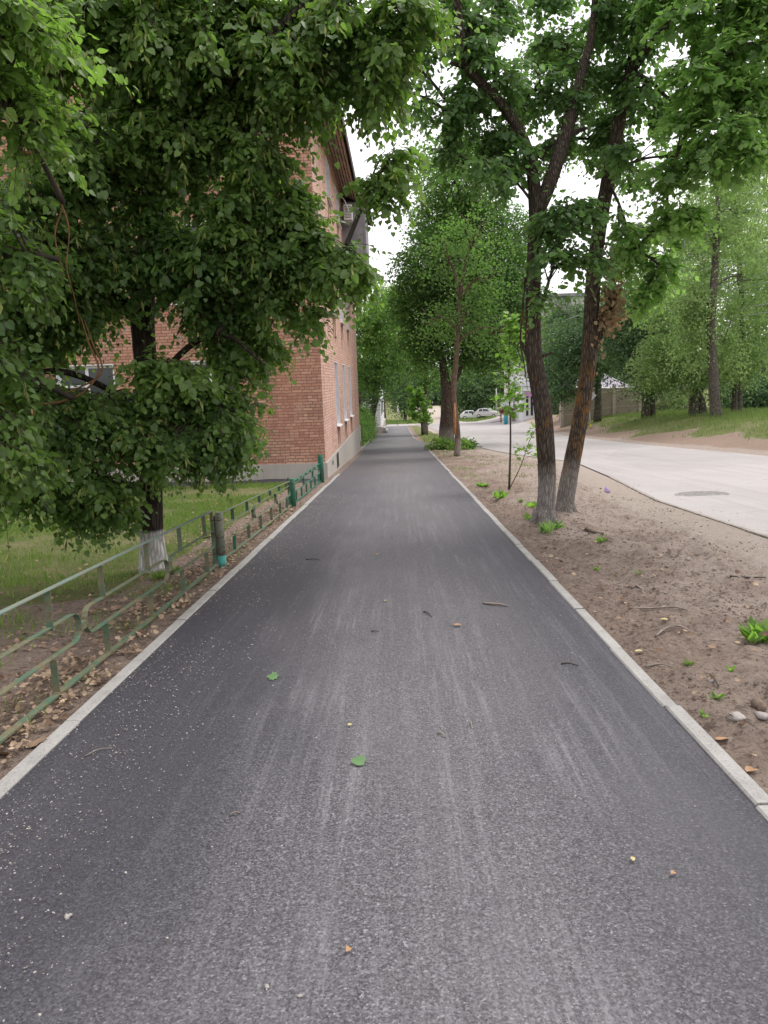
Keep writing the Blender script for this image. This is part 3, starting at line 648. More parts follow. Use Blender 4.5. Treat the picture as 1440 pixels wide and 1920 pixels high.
for y, h, mt, r in ((7.93, .585, M_POSTG, .042), (13.47, .50, M_FGREEN, .05), (18.62, .68, M_FGREEN, .055)):
    z0 = fz(y, -.05); t = MB(); t.tube([(FX+.03, y, z0+(.17 if mt is M_POSTG else 0)), (FX+.03, y, fz(y, h-.005)), (FX+.03, y, fz(y, h))], [r, r, r*.8], 14); p_ = t.build('post', mt, fn)
    if mt is M_POSTG: t = MB(); t.tube([(FX+.03, y, z0), (FX+.03, y, z0+.17)], [r+.001]*2, 14); t.build('post_foot', M_TEAL, p_)
    t = MB(); t.box(FX-.045, FX-.015, y-.09, y-.06, z0, fz(y, h+.03)); t.box(FX-.05, FX-.02, y+.055, y+.07, z0+.1, fz(y, h-.05)); t.build('end_bar', mt if mt is not M_POSTG else M_FENCE, fn)
    for q in (.16, .33, h-.07):
        t = MB()
        c = [(FX+.0+.062*math.cos(a)+.01, y-.02+.095*math.sin(a), fz(y, q)+.006*math.sin(3*a)) for a in np.linspace(0, 2*math.pi, 15)]
        t.tube(c, .0045, 4); t.build('tie_wire', M_WIRE, p_)
    t = MB(); t.tube([(FX-.05, y-.05, fz(y, .34)), (FX-.12, y-.12, fz(y, .33)), (FX-.10, y-.16, fz(y, .345)), (FX-.05, y-.12, fz(y, .33))], .005, 4)
    t.build('tie_wire', M_WIRE, p_)

# ================================================================== TREES NEAR THE CAMERA
A = at
def up(p, dx=0, dy=0, dz=0): return np.asarray(p, float)+np.array((dx, dy, dz))
b0 = np.array((-2.61, 7.8, g1(-2.61, 7.8)))
Llimb = [
    ([up(b0, 0, 0, -.05), up(b0, 0, 0, .08), up(b0, .0, 0, .35), up(b0, .03, 0, .8), (-2.52, 7.8, 1.68), (-2.49, 7.82, 2.45), (-2.28, 7.85, 3.2), (-2.0, 8.0, 4.1), (-1.9, 8.2, 5.4), (-2., 8.3, 7)], [.185, .15, .125, .115, .112, .12, .115, .10, .08, .05]),
    ([(-2.4, 7.82, 2.9), (-2.15, 7.6, 3.5), (-1.75, 7.3, 3.8), (-1.3, 7., 4.1), (-.7, 6.8, 4.5), (0, 6.8, 4.9)], [.07, .065, .06, .05, .035, .02]),
    ([(-2.5, 7.8, 2.2), (-3.1, 7.5, 2.9), (-3.7, 7.2, 3.6), (-4.3, 7., 4.6)], [.06, .05, .04, .02]),
    ([(-2.52, 7.8, 1.5), (-2.0, 7.5, 1.9), (-1.6, 7.3, 2.0), (-1.2, 7.1, 1.7)], [.035, .03, .02, .012]),
    ([(-2.54, 7.8, 1.3), (-3.1, 7.3, 1.7), (-3.6, 6.9, 1.6), (-3.9, 6.7, 1.3)], [.035, .03, .02, .012]),
]
def B(px, py, Y, rx, ry, rz, n, t=.35): return (A(px, py, Y), (rx, ry, rz), n, t)
Lblobs = [
    B(110, 830, 6.9, .62, .7, .42, 30), B(190, 910, 7.0, .26, .5, .26, 12), B(60, 920, 7.2, .5, .6, .28, 16, .2), B(170, 950, 7.2, .42, .4, .16, 9, .3),
    B(330, 825, 7.2, .45, .5, .22, 18), B(430, 825, 7.5, .28, .5, .18, 11), B(400, 760, 7.6, .5, .6, .32, 24, .3), B(250, 760, 7.3, .4, .5, .28, 12, .5),
    B(310, 690, 7.0, .42, .4, .16, 14, .75), B(60, 740, 6.8, .45, .6, .3, 16), B(40, 600, 7.2, .55, .7, .4, 26, .25), B(445, 660, 7.9, .34, .6, .34, 13),
    B(170, 480, 7.2, .7, .8, .42, 40, .2), B(350, 480, 7.4, .62, .8, .5, 44, .15), B(420, 580, 7.8, .42, .7, .32, 24, .25), B(60, 420, 6.8, .6, .8, .5, 32),
    B(510, 450, 7.4, .5, .7, .45, 30, .3), B(530, 550, 7.4, .24, .4, .28, 8, .5), B(585, 450, 7.2, .26, .4, .2, 9, .55), B(640, 490, 7.0, .20, .35, .10, 5, .6), B(590, 590, 7.4, .10, .2, .14, 2, .6),
    B(130, 290, 7.0, .7, .8, .5, 38, .5), B(330, 260, 7.2, .7, .8, .5, 40, .45), B(480, 300, 7.3, .40, .7, .42, 24, .35), B(440, 380, 7.2, .4, .5, .35, 16, .5),
    B(80, 90, 6.8, .7, .8, .5, 34, .65), B(300, 60, 6.9, .8, .9, .5, 40, .5), B(500, 110, 7.0, .6, .8, .45, 32, .45), B(640, 60, 7.0, .42, .7, .4, 20, .45),
    B(560, 170, 6.8, .20, .5, .14, 5, .45), B(700, 110, 6.8, .28, .6, .3, 10, .4), B(760, 30, 6.8, .4, .6, .25, 12, .4),
    B(620, 120, 7.4, .32, .5, .22, 9, .45), B(560, 170, 7.4, .3, .5, .3, 12, .4), B(700, 160, 7.1, .22, .4, .18, 7, .4), B(735, 290, 6.9, .12, .3, .24, 4, .4), B(745, 345, 6.9, .1, .2, .12, 2, .4), B(700, 330, 6.9, .08, .2, .12, 2, .5),
    B(645, 470, 7.1, .20, .3, .10, 6, .5), B(525, 400, 7.3, .22, .4, .2, 7, .4), B(530, 380, 7.4, .28, .4, .25, 9, .4), B(660, 500, 7.1, .14, .3, .12, 4, .5), B(590, 510, 7.3, .16, .25, .14, 5, .45), B(465, 580, 7.7, .18, .4, .22, 6, .6), B(500, 650, 7.8, .14, .3, .25, 5, .85),
    B(250, 380, 7.5, .5, .6, .4, 20, .3), B(230, 150, 7.4, .5, .6, .4, 20, .5), B(420, 200, 7.4, .4, .6, .4, 18, .45), B(540, 30, 7.1, .5, .6, .35, 20, .45), B(420, 20, 7., .5, .6, .35, 20, .5), B(180, 20, 6.8, .5, .6, .35, 20, .6), B(160, 580, 7.3, .35, .5, .25, 10, .3), B(90, 520, 7.2, .35, .5, .3, 12, .3),
    B(250, 820, 7.0, .4, .4, .25, 14, .5), B(150, 760, 6.9, .3, .4, .2, 8, .6), B(420, 780, 7.3, .3, .4, .25, 12, .4),
    ((-2.5, 9.0, 6.2), (1.8, 1.4, .6), 16, .4), ((-2.6, 9.3, 4.6), (1.6, .6, .8), 50, .3), ((-3.6, 9.2, 2.6), (.8, .6, .7), 14, .3),
]
lt = near_tree('linden_tree', 'dense dark green linden tree with a whitewashed trunk foot behind the fence', 'tree', b0, Llimb, Lblobs, T_LIND, M_LIND, .062, M_BARKL, group=None, bract=.24, droop=.36, per=9, twigs=10)
# linden standing just outside the left edge, its boughs reach into view
b1 = np.array((-5.2, 6.2, g1(-5.2, 6.2)))
near_tree('linden_tree', 'linden at the left edge showing only low boughs and orange lichened twigs', 'tree', b1,
          [([b1, up(b1, .05, 0, 1.5), up(b1, .2, .1, 3), up(b1, .5, .1, 5), up(b1, .4, .2, 6.5)], [.2, .16, .14, .1, .05]),
           ([up(b1, .2, 0, 2.6), A(10, 300, 6.0), A(90, 330, 6.0), A(118, 380, 5.95), A(103, 440, 5.95), A(120, 520, 5.9)], [.03, .02, .009, .007, .006, .003], M_LTWIG, 'lichened_bough'),
           ([A(90, 330, 6.0), A(128, 420, 5.9), A(125, 500, 5.9), A(140, 560, 5.9), A(150, 610, 5.9)], [.007, .006, .004, .003, .002], M_LTWIG, 'lichened_bough'),
           ([up(b1, .2, 0, 1.9), A(60, 760, 6.6), A(180, 710, 6.6), A(165, 640, 6.6), A(150, 590, 6.6)], [.016, .011, .009, .008, .003], M_LTWIG, 'lichened_bough'),
           ([A(120, 740, 6.6), A(190, 700, 6.6), A(172, 640, 6.55), A(158, 600, 6.5)], [.008, .008, .007, .004], M_LTWIG, 'lichened_bough')],
          [B(20, 860, 5.6, .35, .5, .28, 12, .45), B(-60, 700, 5.6, .5, .6, .5, 20, .4), B(20, 480, 5.8, .3, .5, .5, 12, .35), B(10, 200, 5.2, .4, .5, .45, 14, .75), B(30, 40, 5.0, .4, .5, .35, 14, .9), B(-200, 400, 6, .9, .8, 1.2, 40, .4)],
          T_LIND, M_LIND, .062, M_BARKL, bract=.24, droop=.36, per=9, twigs=9)
# twin-stemmed maple on the bare verge
b2 = np.array((2.05, 10.3, g1(2, 10.3)+.02)); YA, YB = 10.0, 10.86
Alimb = [
    ([A(1021, 1000, YA), A(1022, 975, YA), A(1026, 920, YA), A(1024, 850, YA), A(1016, 760, YA), A(1002, 680, YA), A(999, 600, YA), A(1003, 450, YA), A(1006, 375, YA)], [.16, .128, .115, .115, .113, .106, .096, .086, .085], M_BARKA),
    ([A(1005, 400, YA), A(1000, 330, YA), A(985, 270, YA), A(955, 215, 9.9), A(925, 180, 9.8), A(880, 130, 9.6), A(866, 80, 9.4), A(858, 10, 9.2), A(850, -80, 9)], [.085, .075, .068, .062, .058, .055, .045, .04, .03], M_BARKA),
    ([A(1008, 400, YA), A(1030, 345, YA), A(1050, 285, 10.1), A(1066, 230, 10.2), A(1078, 190, 10.3), A(1092, 130, 10.4), A(1110, 60, 10.5), A(1120, -60, 10.6)], [.09, .088, .085, .08, .07, .06, .05, .03], M_BARKA),
    ([A(1062, 255, 10.2), A(1085, 245, 10.2), A(1100, 240, 10.1)], [.05, .03, .02], M_BARKA),
    ([A(870, 125, 9.6), A(845, 118, 9.5)], [.03, .02], M_BARKA),
    *[([up((1.87, 10.0, 0), .05*dx_, .05*dy_, g1(1.9, 10)+.22), up((1.87, 10., 0), .14*dx_, .14*dy_, g1(1.9, 10)+.07), up((1.87, 10., 0), .32*dx_, .32*dy_, g1(1.9, 10)-.03)], [.09, .065, .03], M_BARKA, 'root') for dx_, dy_ in ((-1, .1), (-.2, -1), (.8, -.7), (.2, 1))],
    *[([up((2.31, 10.86, 0), .05*dx_, .05*dy_, g1(1.9, 10.8)+.22), up((2.31, 10.86, 0), .14*dx_, .14*dy_, g1(1.9, 10.8)+.07), up((2.31, 10.86, 0), .30*dx_, .30*dy_, g1(1.9, 10.8)-.03)], [.09, .065, .03], M_BARKB, 'root') for dx_, dy_ in ((-.6, -.8), (1, 0), (.3, -1))],
    ([A(1056, 985, YB), A(1058, 960, YB), A(1066, 905, YB), A(1080, 830, YB), A(1092, 760, YB), A(1103, 680, YB), A(1108, 600, YB), A(1113, 520, YB), A(1124, 430, YB), A(1140, 340, YB), A(1156, 250, YB), A(1176, 160, YB), A(1192, 70, YB), A(1205, -80, YB)], [.16, .130, .122, .112, .104, .106, .104, .10, .096, .092, .085, .078, .065, .05], M_BARKB),
    ([A(1106, 668, YB), A(1122, 625, YB), A(1136, 590, YB), A(1148, 560, YB), A(1152, 545, YB)], [.085, .075, .068, .06, .04], M_BARKB, 'broken_limb'),
    ([A(1125, 455, YB), A(1100, 448, 10.7), A(1078, 432, 10.5), A(1066, 400, 10.3), A(1062, 370, 10.)], [.026, .022, .02, .015, .01], M_BARKB),
    ([A(1125, 455, YB), A(1160, 462, 10.7), A(1205, 475, 10.5)], [.02, .015, .008], M_BARKB),
    ([A(1178, 130, YB), A(1215, 150, 10.5), A(1260, 190, 10.2), A(1300, 215, 10.)], [.03, .025, .018, .01], M_BARKB),
    ([A(1150, 310, YB), A(1190, 318, 10.5), A(1230, 330, 10.2)], [.03, .02, .01], M_BARKB),
    ([A(1176, 150, YB), A(1230, 70, 10.2), A(1300, 10, 9.7), A(1380, -40, 9.4)], [.05, .04, .03, .02], M_BARKB),
    ([A(990, 668, YA), A(984, 655, YA), A(976, 640, YA)], [.035, .03, .02], M_BARKA, 'broken_limb'),
    ([A(1018, 668, YA), A(1028, 664, YA), A(1036, 661, YA)], [.025, .018, .012], M_BARKA, 'broken_limb'),
    ([A(985, 520, YA), A(980, 580, 9.95), A(976, 640, 9.9), A(984, 690, 9.9), A(989, 730, 9.9)], [.014, .014, .012, .007, .003], M_BARKA, 'broken_limb'),
    ([A(976, 640, 9.9), A(970, 652, 9.9), A(980, 680, 9.9)], [.010, .008, .004], M_BARKA, 'broken_limb'),
]
Ablobs = [B(1060, 400, 9.5, .36, .3, .15, 12, .3), B(1100, 380, 9.5, .2, .3, .15, 6, .3), B(1050, 470, 9.4, .28, .3, .16, 9, .3), B(1110, 490, 9.6, .2, .3, .12, 5, .35), B(1020, 565, 9.7, .06, .1, .14, 2, .55), B(1025, 425, 9.6, .2, .25, .12, 5, .25)]
Mblobs = [B(1300, 395, 9.3, .2, .3, .12, 5, .95), B(1190, 470, 10.4, .3, .4, .2, 9, .6), B(1240, 500, 10.3, .28, .4, .15, 8, .7), B(1210, 545, 10.4, .2, .3, .1, 5, .7)]
lowx = [740, 790, 830, 880, 930, 990, 1040, 1110, 1160, 1220, 1280, 1340, 1390, 1440, 1520]; lowy = [170, 270, 330, 430, 420, 330, 330, 300, 400, 500, 430, 330, 380, 340, 340]
for px in range(770, 1500, 58):
    for py in range(-60, 520, 58):
        x_, y_ = px+rng.normal()*16, py+rng.normal()*16
        if y_ > np.interp(x_, lowx, lowy)-30 or rng.random() < .04: continue
        hole = min(math.hypot((x_-a)/c, (y_-b)/d) for a, b, c, d in ((975, 240, 38, 45), (850, 140, 30, 40), (1100, 320, 30, 40), (1080, 100, 26, 30), (1245, 265, 24, 24), (1395, 70, 26, 26)))
        if hole < .72: continue
        right = x_ > 1180+60*rng.random()
        Yb = (8.7+1.6*rng.random() if x_ > 1230 else 10.2+1.5*rng.random()) if x_ > 960 else 9.3+1.5*rng.random()
        (Mblobs if right else Ablobs).append(B(x_, y_, Yb, .34, .45, .24, 4 if x_ < 850 else 7, .30+.25*rng.random()+(.22 if right else 0)))
mt_ = near_tree('twin_stem_tree', 'tall tree with two leaning brown trunks rising together from the bare verge', 'tree', b2, Alimb, Ablobs, T_LIND, M_LINA, .072, M_BARKA, droop=.22, twigs=7, per=7)
# second foliage type on the right hand stem: broad maple leaves; built as its own spray mesh under the same tree
def spray(root, S, blobs, T, mat, size, name, twigs=6, per=6, droop=.18, bname='branch'):
    tmp = near_tree('tmp', '', '', orig(root), [([*S], [.004]*len(S), M_TWIG, 'fine_branch')], blobs, T, mat, size, M_TWIG, twigs=twigs, per=per, droop=droop)
    for c in list(tmp.children): c.parent = root; c.name = {'foliage': name}.get(c.name.split('.')[0], c.name.split('.')[0])
    bpy.data.objects.remove(tmp)
spray(mt_, [A(1113, 520, YB), A(1124, 430, YB), A(1140, 340, YB), A(1156, 250, YB), A(1176, 160, YB), A(1192, 70, YB), A(1205, -80, YB)], Mblobs, T_MAPL, M_MAPL, .085, 'maple_foliage', twigs=7, per=7)
n = 640; cen = [A(1150, 590, 10.8), A(1140, 545, 10.8), A(1150, 510, 10.8), A(1152, 480, 10.8), A(1127, 600, 10.8), A(1160, 560, 10.8), A(1122, 650, 10.75)]; wts = [.2, .22, .18, .12, .14, .1, .04]
ci = rng.choice(len(cen), n, p=wts); P = np.array(cen)[ci]+rng.normal(size=(n, 3))*np.array((.06, .07, .12))
leaves('dead_leaves', T_LIND, P, rng.normal(size=(n, 3))*.5-np.array((0, 0, 1.)), rng.normal(size=(n, 3)), .05*(.6+.7*rng.random(n)), M_DEAD, mt_, rng.random(n))
tb_ = MB(); tb_.tube([A(1151, 550, YB), A(1150, 510, YB), A(1153, 465, YB)], [.015, .01, .005], 5); tb_.build('dead_stem', M_TWIG, mt_)

# ---- sapling
def sapling(name, label, base, top, nleaf, T, size, mat, spread, cat='sapling', lean=0, stemr=.016, low=.35, flat=.25):
    base = np.asarray(base, float); top = np.asarray(top, float); root = thing(name, label, cat, base); H_ = np.linalg.norm(top-base)
    st = catmull([base, base+(top-base)*.35+np.array((.02, 0, 0)), base+(top-base)*.7+np.array((-.03, 0, 0)), top], 5)
    mb = MB(); mb.tube(st, np.linspace(stemr, .004, len(st)), 7); LP = []; LA = []; LN = []; LT = []
    for k in range(nleaf):
        t = low+(1-low)*rng.random()**.85; p = base+(top-base)*t; a = rng.random()*6.28; r = spread*(1.12-t)**.5*(.4+.6*rng.random())
        d = np.array((math.cos(a), math.sin(a), .25+.3*rng.random())); q = p+d*r; mb.tube([p, p+d*r*.5+np.array((0, 0, .02)), q], [.005, .004, .002], 4)
        for _ in range(6):
            u = q-(q-p)*rng.random()*.55+rng.normal(size=3)*.035; LP.append(u); LA.append(d*.5+rng.normal(size=3)*.5-np.array((0, 0, .3))); LN.append(np.array((0, 0, 1.))+rng.normal(size=3)*flat); LT.append(.3+.6*rng.random())
    mb.build('stem', M_TWIG, root); LP = np.array(LP)
    leaves('foliage', T, LP, np.array(LA), np.array(LN), size*(.6+.7*rng.random(len(LP))), mat, root, np.array(LT)); return root
sapling('maple_sapling', 'slender young maple with bright green leaves in tiers growing on the verge', (2.17, 15.35, g1(2.17, 15.35)), A(957, 600, 15.35), 95, T_MAPL, .085, M_YOUNG, .50, stemr=.024, low=.42)
sapling('sapling', 'thin bush of pale shoots beside the slender young maple', (2.2, 15.5, g1(2.2, 15.5)), A(1012, 790, 15.5), 16, T_LIND, .07, M_YOUNG, .42, cat='sapling', stemr=.010, low=.4)
# ================================================================== STREET TREES FURTHER ALONG
def ll(Y, pts, rad): return ([A(px, py, Y) for px, py in pts], rad)
gb_ = lambda x, y: (x, y, g1(x, y))
YC = 39.; cb = A(838, 838, YC)
far_tree('large forked tree with a dense crown and leafy weeds round its foot beyond the sapling', gb_(cb[0], YC),
         [([gb_(cb[0], YC), A(838, 790, YC), A(838, 740, YC), A(832, 690, YC), A(825, 620, YC), A(830, 520, YC)], [.42, .34, .30, .2, .16, .08]),
          ll(YC, [(840, 745), (852, 715), (866, 680), (880, 600), (890, 500)], [.16, .14, .14, .12, .06])],
         [B(850, 330, YC, 1.9, 2, 2.0, 60, .75), B(825, 420, YC, 1.5, 2, 1.7, 50, .7), B(900, 400, YC+1, 2, 2, 1.8, 60, .4), B(830, 490, YC-1.5, 2.4, 1.5, 1.7, 80, .3), B(930, 490, YC, 1.7, 2, 1.6, 60, .3),
          B(780, 560, YC, 1.3, 2, 1.4, 45, .25), B(870, 580, YC-1, 2.3, 2, 1.5, 80, .2), B(940, 600, YC, 1.5, 2, 1.5, 50, .25), B(800, 640, YC, 1.4, 1.6, .9, 36, .2), B(900, 655, YC, 1.5, 1.6, .9, 40, .2), B(950, 560, YC, 1, 2, 1.3, 25, .3), B(975, 450, YC+2, 1, 1.5, 1.6, 26, .35), B(985, 560, YC+2, .9, 1.5, 1.4, 24, .25), B(965, 640, YC+2, .9, 1.5, .9, 16, .3), B(865, 275, YC, 1, 1.2, .8, 14, .9)],
         M_MID, .14, 1.9, 'street trees on the verge', 'street_tree', bark_m=M_BARKM)
YD = 29.2
dt = far_tree('slim bent tree with a strip of bare orange wood on its trunk', gb_(2.16, YD),
         [([gb_(2.16, YD), A(859, 830, YD), A(857, 800, YD), A(850, 740, YD), A(854, 690, YD), A(858, 640, YD), A(862, 560, YD)], [.13, .115, .11, .11, .10, .09, .05])],
         [B(880, 590, YD, 1.3, 1.2, 1., 40, .3), B(920, 520, YD, 1.1, 1.1, 1., 30, .35), B(945, 620, YD, .6, .8, .7, 14, .35), B(840, 480, YD, 1.1, 1, 1., 26, .4), B(810, 600, YD+1, .7, 1, .7, 14, .3), B(890, 430, YD, 1, 1, .9, 20, .5)], M_MID, .11, .55, 'street trees on the verge', 'street_tree', bark_m=M_BARKS)
mb = MB(); pts = [A(853, 815, YD-.1), A(853, 785, YD-.1), A(852, 755, YD-.1)]; mb.tube(pts, [.05, .065, .03], 7, .1); mb.build('bare_wood', M_RAW, dt)
# trees beyond the end of the building and along the path
specs = [ # foot px, Y, trunk px list, blobs, mat
    ('tree with a dark trunk behind the small bright green maple', (796, 812), 59, [(796, 780), (797, 740), (798, 690)], [B(800, 680, 59, 1.6, 2, 1.6, 30, .4), B(770, 620, 59, 1.6, 2, 1.8, 40, .5), B(820, 590, 61, 1.6, 2, 1.8, 34, .3), B(745, 580, 60, 1.4, 2, 1.8, 30, .6), B(790, 530, 60, 1.8, 2, 2, 30, .5)], M_MID),
    ('tree just beyond the brick corner with pale green boughs hanging over the path', (668, 790), 52, [(672, 740), (680, 700), (690, 650)], [B(690, 620, 47, 1.2, 1.8, 1.4, 40, .75), B(720, 590, 48, 1.0, 1.8, 1.4, 34, .8), B(700, 700, 47, .9, 1.5, .9, 24, .3), B(735, 660, 49, .9, 1.5, 1.1, 24, .4), B(670, 680, 50, 1.2, 1.5, 1.6, 24, .4)], M_MID),
    ('tree overhanging the white building beside the far path', (690, 800), 62, [(705, 740), (708, 700), (712, 650)], [B(690, 730, 60, .9, 1.5, 1.1, 20, .3), B(725, 700, 62, 1.2, 2, 1.0, 26, .3), B(740, 640, 64, 1.6, 2, 1.6, 34, .35), B(700, 660, 63, 1.8, 2, 1.8, 34, .4)], M_FARD),
    ('dark spruce like tree closing the far end of the path', (760, 790), 125, [(760, 760), (760, 720)], [B(755, 740, 125, 2.6, 2.5, 3.2, 40, .2), B(775, 700, 125, 3, 3, 3.4, 44, .25), B(735, 700, 126, 3, 3, 3.2, 40, .3)], M_FARD),
    ('tall feathery tree above the path at the end of the sky gap', (720, 780), 100, [(715, 700), (712, 600), (710, 550)], [B(712, 560, 100, 2., 2, 2.5, 22, .7), B(705, 610, 100, 3, 3, 3, 40, .6), B(740, 560, 104, 2, 2, 2, 14, .6), B(690, 560, 98, 1.6, 2, 2, 14, .6)], M_FAR),
]
for lab, (fx, fy), Y, tr, bl, mt in specs:
    x = A(fx, fy, Y)[0]; far_tree(lab, gb_(x, Y), [([gb_(x, Y)]+[A(a, b, Y) for a, b in tr], list(np.linspace(.3, .14, len(tr)+1)))], bl, mt, .17 if Y < 80 else .26, 1.25, 'trees along the far path', 'deciduous_tree', bark_m=M_BARKM, cl=.35 if Y < 80 else .6)
sapling('maple_sapling', 'small bright yellow green maple on the grass island between path and road', gb_(1.75, 57), A(778, 730, 57), 170, T_MAPL, .20, M_YOUNG, 1.35, stemr=.07, low=.18, flat=.5)
# ---- woods across the road
far_specs = [
    # label, (foot px, Y), trunk px, radius, blobs, mat, size
    ('tall poplar with a pale cracked trunk nearest the road on the right grass verge', (1343, 41), [(1340, 740), (1334, 640), (1336, 560), (1342, 480), (1345, 380)], .30, [B(1298, 600, 41.5, .8, .9, 2.6, 40, .75), B(1365, 640, 43, .5, .8, 2.0, 18, .75), B(1380, 400, 42, 2.2, 2, 2, 46, .6), B(1310, 430, 41, 1.6, 1.5, 1.8, 26, .6), B(1400, 520, 43, 1.8, 1.5, 2, 30, .5), B(1350, 330, 42, 2., 2, 1.5, 30, .6), B(1300, 560, 41, .9, 1, 1.4, 18, .7)], M_FAR, .14),
    ('leaning dark trunked poplar left of the pale poplar', (1300, 46), [(1302, 745), (1310, 700), (1290, 620)], .30, [B(1270, 620, 46, 1.7, 2, 2.6, 60, .6), B(1230, 680, 46, 1.5, 1.8, 1.6, 40, .6), B(1290, 700, 45, 1.2, 1.2, 1., 22, .5), B(1250, 540, 47, 1.6, 2, 1.8, 30, .6)], M_FAR, .14),
    ('poplar with a twin trunk at the right edge behind the tall grass', (1384, 47), [(1385, 740), (1388, 650), (1390, 560), (1385, 470)], .24, [B(1400, 620, 46, 1.6, 2, 2.4, 44, .6), B(1440, 560, 47, 2, 2, 3, 50, .5), B(1390, 680, 45, 1.8, 1.4, .9, 26, .7), B(1430, 450, 47, 2, 2, 2.4, 40, .6)], M_FAR, .14),
    ('broad leafy tree with two trunks in front of the beige wall', (1210, 50), [(1212, 740), (1215, 690), (1210, 620)], .28, [B(1200, 640, 50, 2.2, 2, 2.4, 80, .35), B(1160, 600, 51, 1.6, 2, 2., 46, .35), B(1228, 712, 49, 1.3, 1.5, .7, 22, .4), B(1190, 560, 52, 1.8, 2, 2, 40, .45), B(1250, 590, 51, 1.4, 2, 1.8, 30, .5)], M_FARD, .15),
    ('dark hanging tree behind the road sign', (1120, 56), [(1122, 740), (1120, 690), (1118, 620)], .30, [B(1090, 680, 56, 1.8, 2, 2, 60, .25), B(1060, 640, 57, 1.6, 2, 1.8, 46, .35), B(1130, 640, 56, 1.4, 2, 2, 44, .2), B(1056, 725, 57, 1.1, 1, .9, 22, .25), B(1134, 672, 54, .8, 1, .9, 14, .3), B(1110, 580, 58, 1.6, 2, 1.6, 24, .4)], M_FARD, .16),
    ('bright leafy bush between the poplar trunks', (1262, 60), [(1262, 770), (1262, 760)], .1, [B(1262, 755, 60, 1.4, 1.5, 1.3, 34, .9), B(1240, 720, 62, 1.3, 1.5, 1.2, 22, .8)], M_FAR, .15),
    ('dark thicket tree filling the right edge of the picture', (1430, 55), [(1430, 740), (1432, 650)], .2, [B(1420, 740, 54, 2, 2, 1.4, 60, .15), B(1470, 700, 56, 3, 2, 3, 70, .2), B(1370, 730, 58, 1.8, 2, 1.4, 36, .2)], M_FARD, .17),
    ('pale distant birch behind the poplars', (1180, 78), [(1180, 700), (1182, 600), (1185, 540)], .2, [B(1180, 560, 78, 3, 3, 3.4, 50, .8), B(1290, 520, 80, 3.2, 3, 3.6, 50, .7), B(1240, 640, 78, 3, 2, 2.6, 34, .7)], M_FAR, .22),
    ('tall distant tree at the upper right behind the poplars', (1420, 75), [(1420, 700), (1420, 560), (1415, 420)], .3, [B(1400, 440, 74, 4, 3, 4.5, 80, .7), B(1330, 470, 76, 3, 3, 3.6, 44, .7), B(1290, 640, 76, 3, 3, 3.6, 44, .6), B(1400, 640, 76, 4, 3, 4, 60, .5), B(1450, 330, 74, 3, 3, 3, 30, .7), B(1370, 350, 75, 3, 3, 3, 34, .7), B(1290, 420, 76, 2.8, 3, 3, 34, .65), B(1340, 560, 75, 3, 3, 3.4, 34, .6), B(1440, 540, 76, 3, 3, 3.4, 34, .5)], M_FAR, .24),
    ('round crowned tree left of the pale block of flats', (920, 140), [(925, 740), (925, 700)], .4, [B(900, 730, 138, 4.5, 4, 4, 80, .35), B(925, 700, 142, 5, 4, 5, 70, .3), B(870, 740, 140, 3.5, 3, 3.6, 44, .4), B(950, 680, 142, 4, 4, 5, 50, .3)], M_FARD, .34),
    ('distant tree at the head of the far uphill road', (850, 190), [(850, 740), (850, 720)], .4, [B(835, 735, 190, 6, 4, 5, 50, .3), B(860, 720, 195, 7, 4, 6, 50, .3), B(800, 730, 188, 6, 4, 5.5, 44, .35)], M_FARD, .45),
    ('tree standing right of the pale block behind the trunks', (1050, 90), [(1050, 740), (1048, 640)], .35, [B(1045, 650, 90, 3, 3, 4, 60, .5), B(1060, 720, 88, 3.2, 3, 3, 50, .4), B(1090, 600, 92, 2.6, 3, 3, 30, .5), B(1150, 680, 90, 3, 3, 4, 44, .4), B(1055, 590, 92, 2.4, 2, 2.2, 26, .5)], M_FARD, .25),
]
for lab, (fx, Y), tr, r, bl, mt, sz in far_specs:
    x = A(fx, 780, Y)[0]; far_tree(lab, gb_(x, Y), [([gb_(x, Y)]+[A(a, b, Y) for a, b in tr], list(np.linspace(r, r*.45, len(tr)+1)))], bl, mt, sz, 1.35, 'trees across the road', 'deciduous_tree', bark_m=M_BARKP, sag=.6, cl=.35 if Y < 60 else .6)
# second trunks of the twin poplars
for (fx, Y, pts, r) in ((1222, 50.5, [(1222, 745), (1216, 690), (1222, 640)], .26), (1376, 46.6, [(1378, 740), (1382, 690)], .2), (1318, 46.4, [(1316, 755), (1312, 735), (1330, 700)], .26)):
    x = A(fx, 780, Y)[0]; t = thing('deciduous_tree', {1222: 'dark second trunk standing close behind the twin trunk before the beige wall', 1376: 'thinner grey trunk close beside the poplar at the right edge', 1318: 'short dark trunk leaning right beside the leaning poplar'}[fx], 'tree', gb_(x, Y), 'trees across the road')
    mb = MB(); mb.tube(catmull([gb_(x, Y)]+[A(a, b, Y) for a, b in pts], 4), np.linspace(r, r*.6, 4*len(pts)+1), 9, .08); mb.build('trunk', M_BARKP, t)
    far_crown(t, [(A(pts[-1][0], pts[-1][1]-20, Y), (1, 1, 1.2), 18, .5)], M_FAR, .15)
# far woods closing the horizon
P = []
for a in np.linspace(-2.6, 2.6, 90):
    if abs(a) > 2.4: continue
    rr_ = 210+30*rng.random(); x, y = math.sin(a)*rr_, math.cos(a)*rr_
    if y < -60: continue
    P.append(((x, y, g1(x, max(y, 0))+4.5), (10, 8, 7.5+2*rng.random()), 26, .2+.3*rng.random()))
tw = far_crown(None, P, M_FARD, 1.3, 1., name='woods', cl=2.); tag(tw, 'far dark green woods closing the view behind the street', 'woods', kind='stuff')
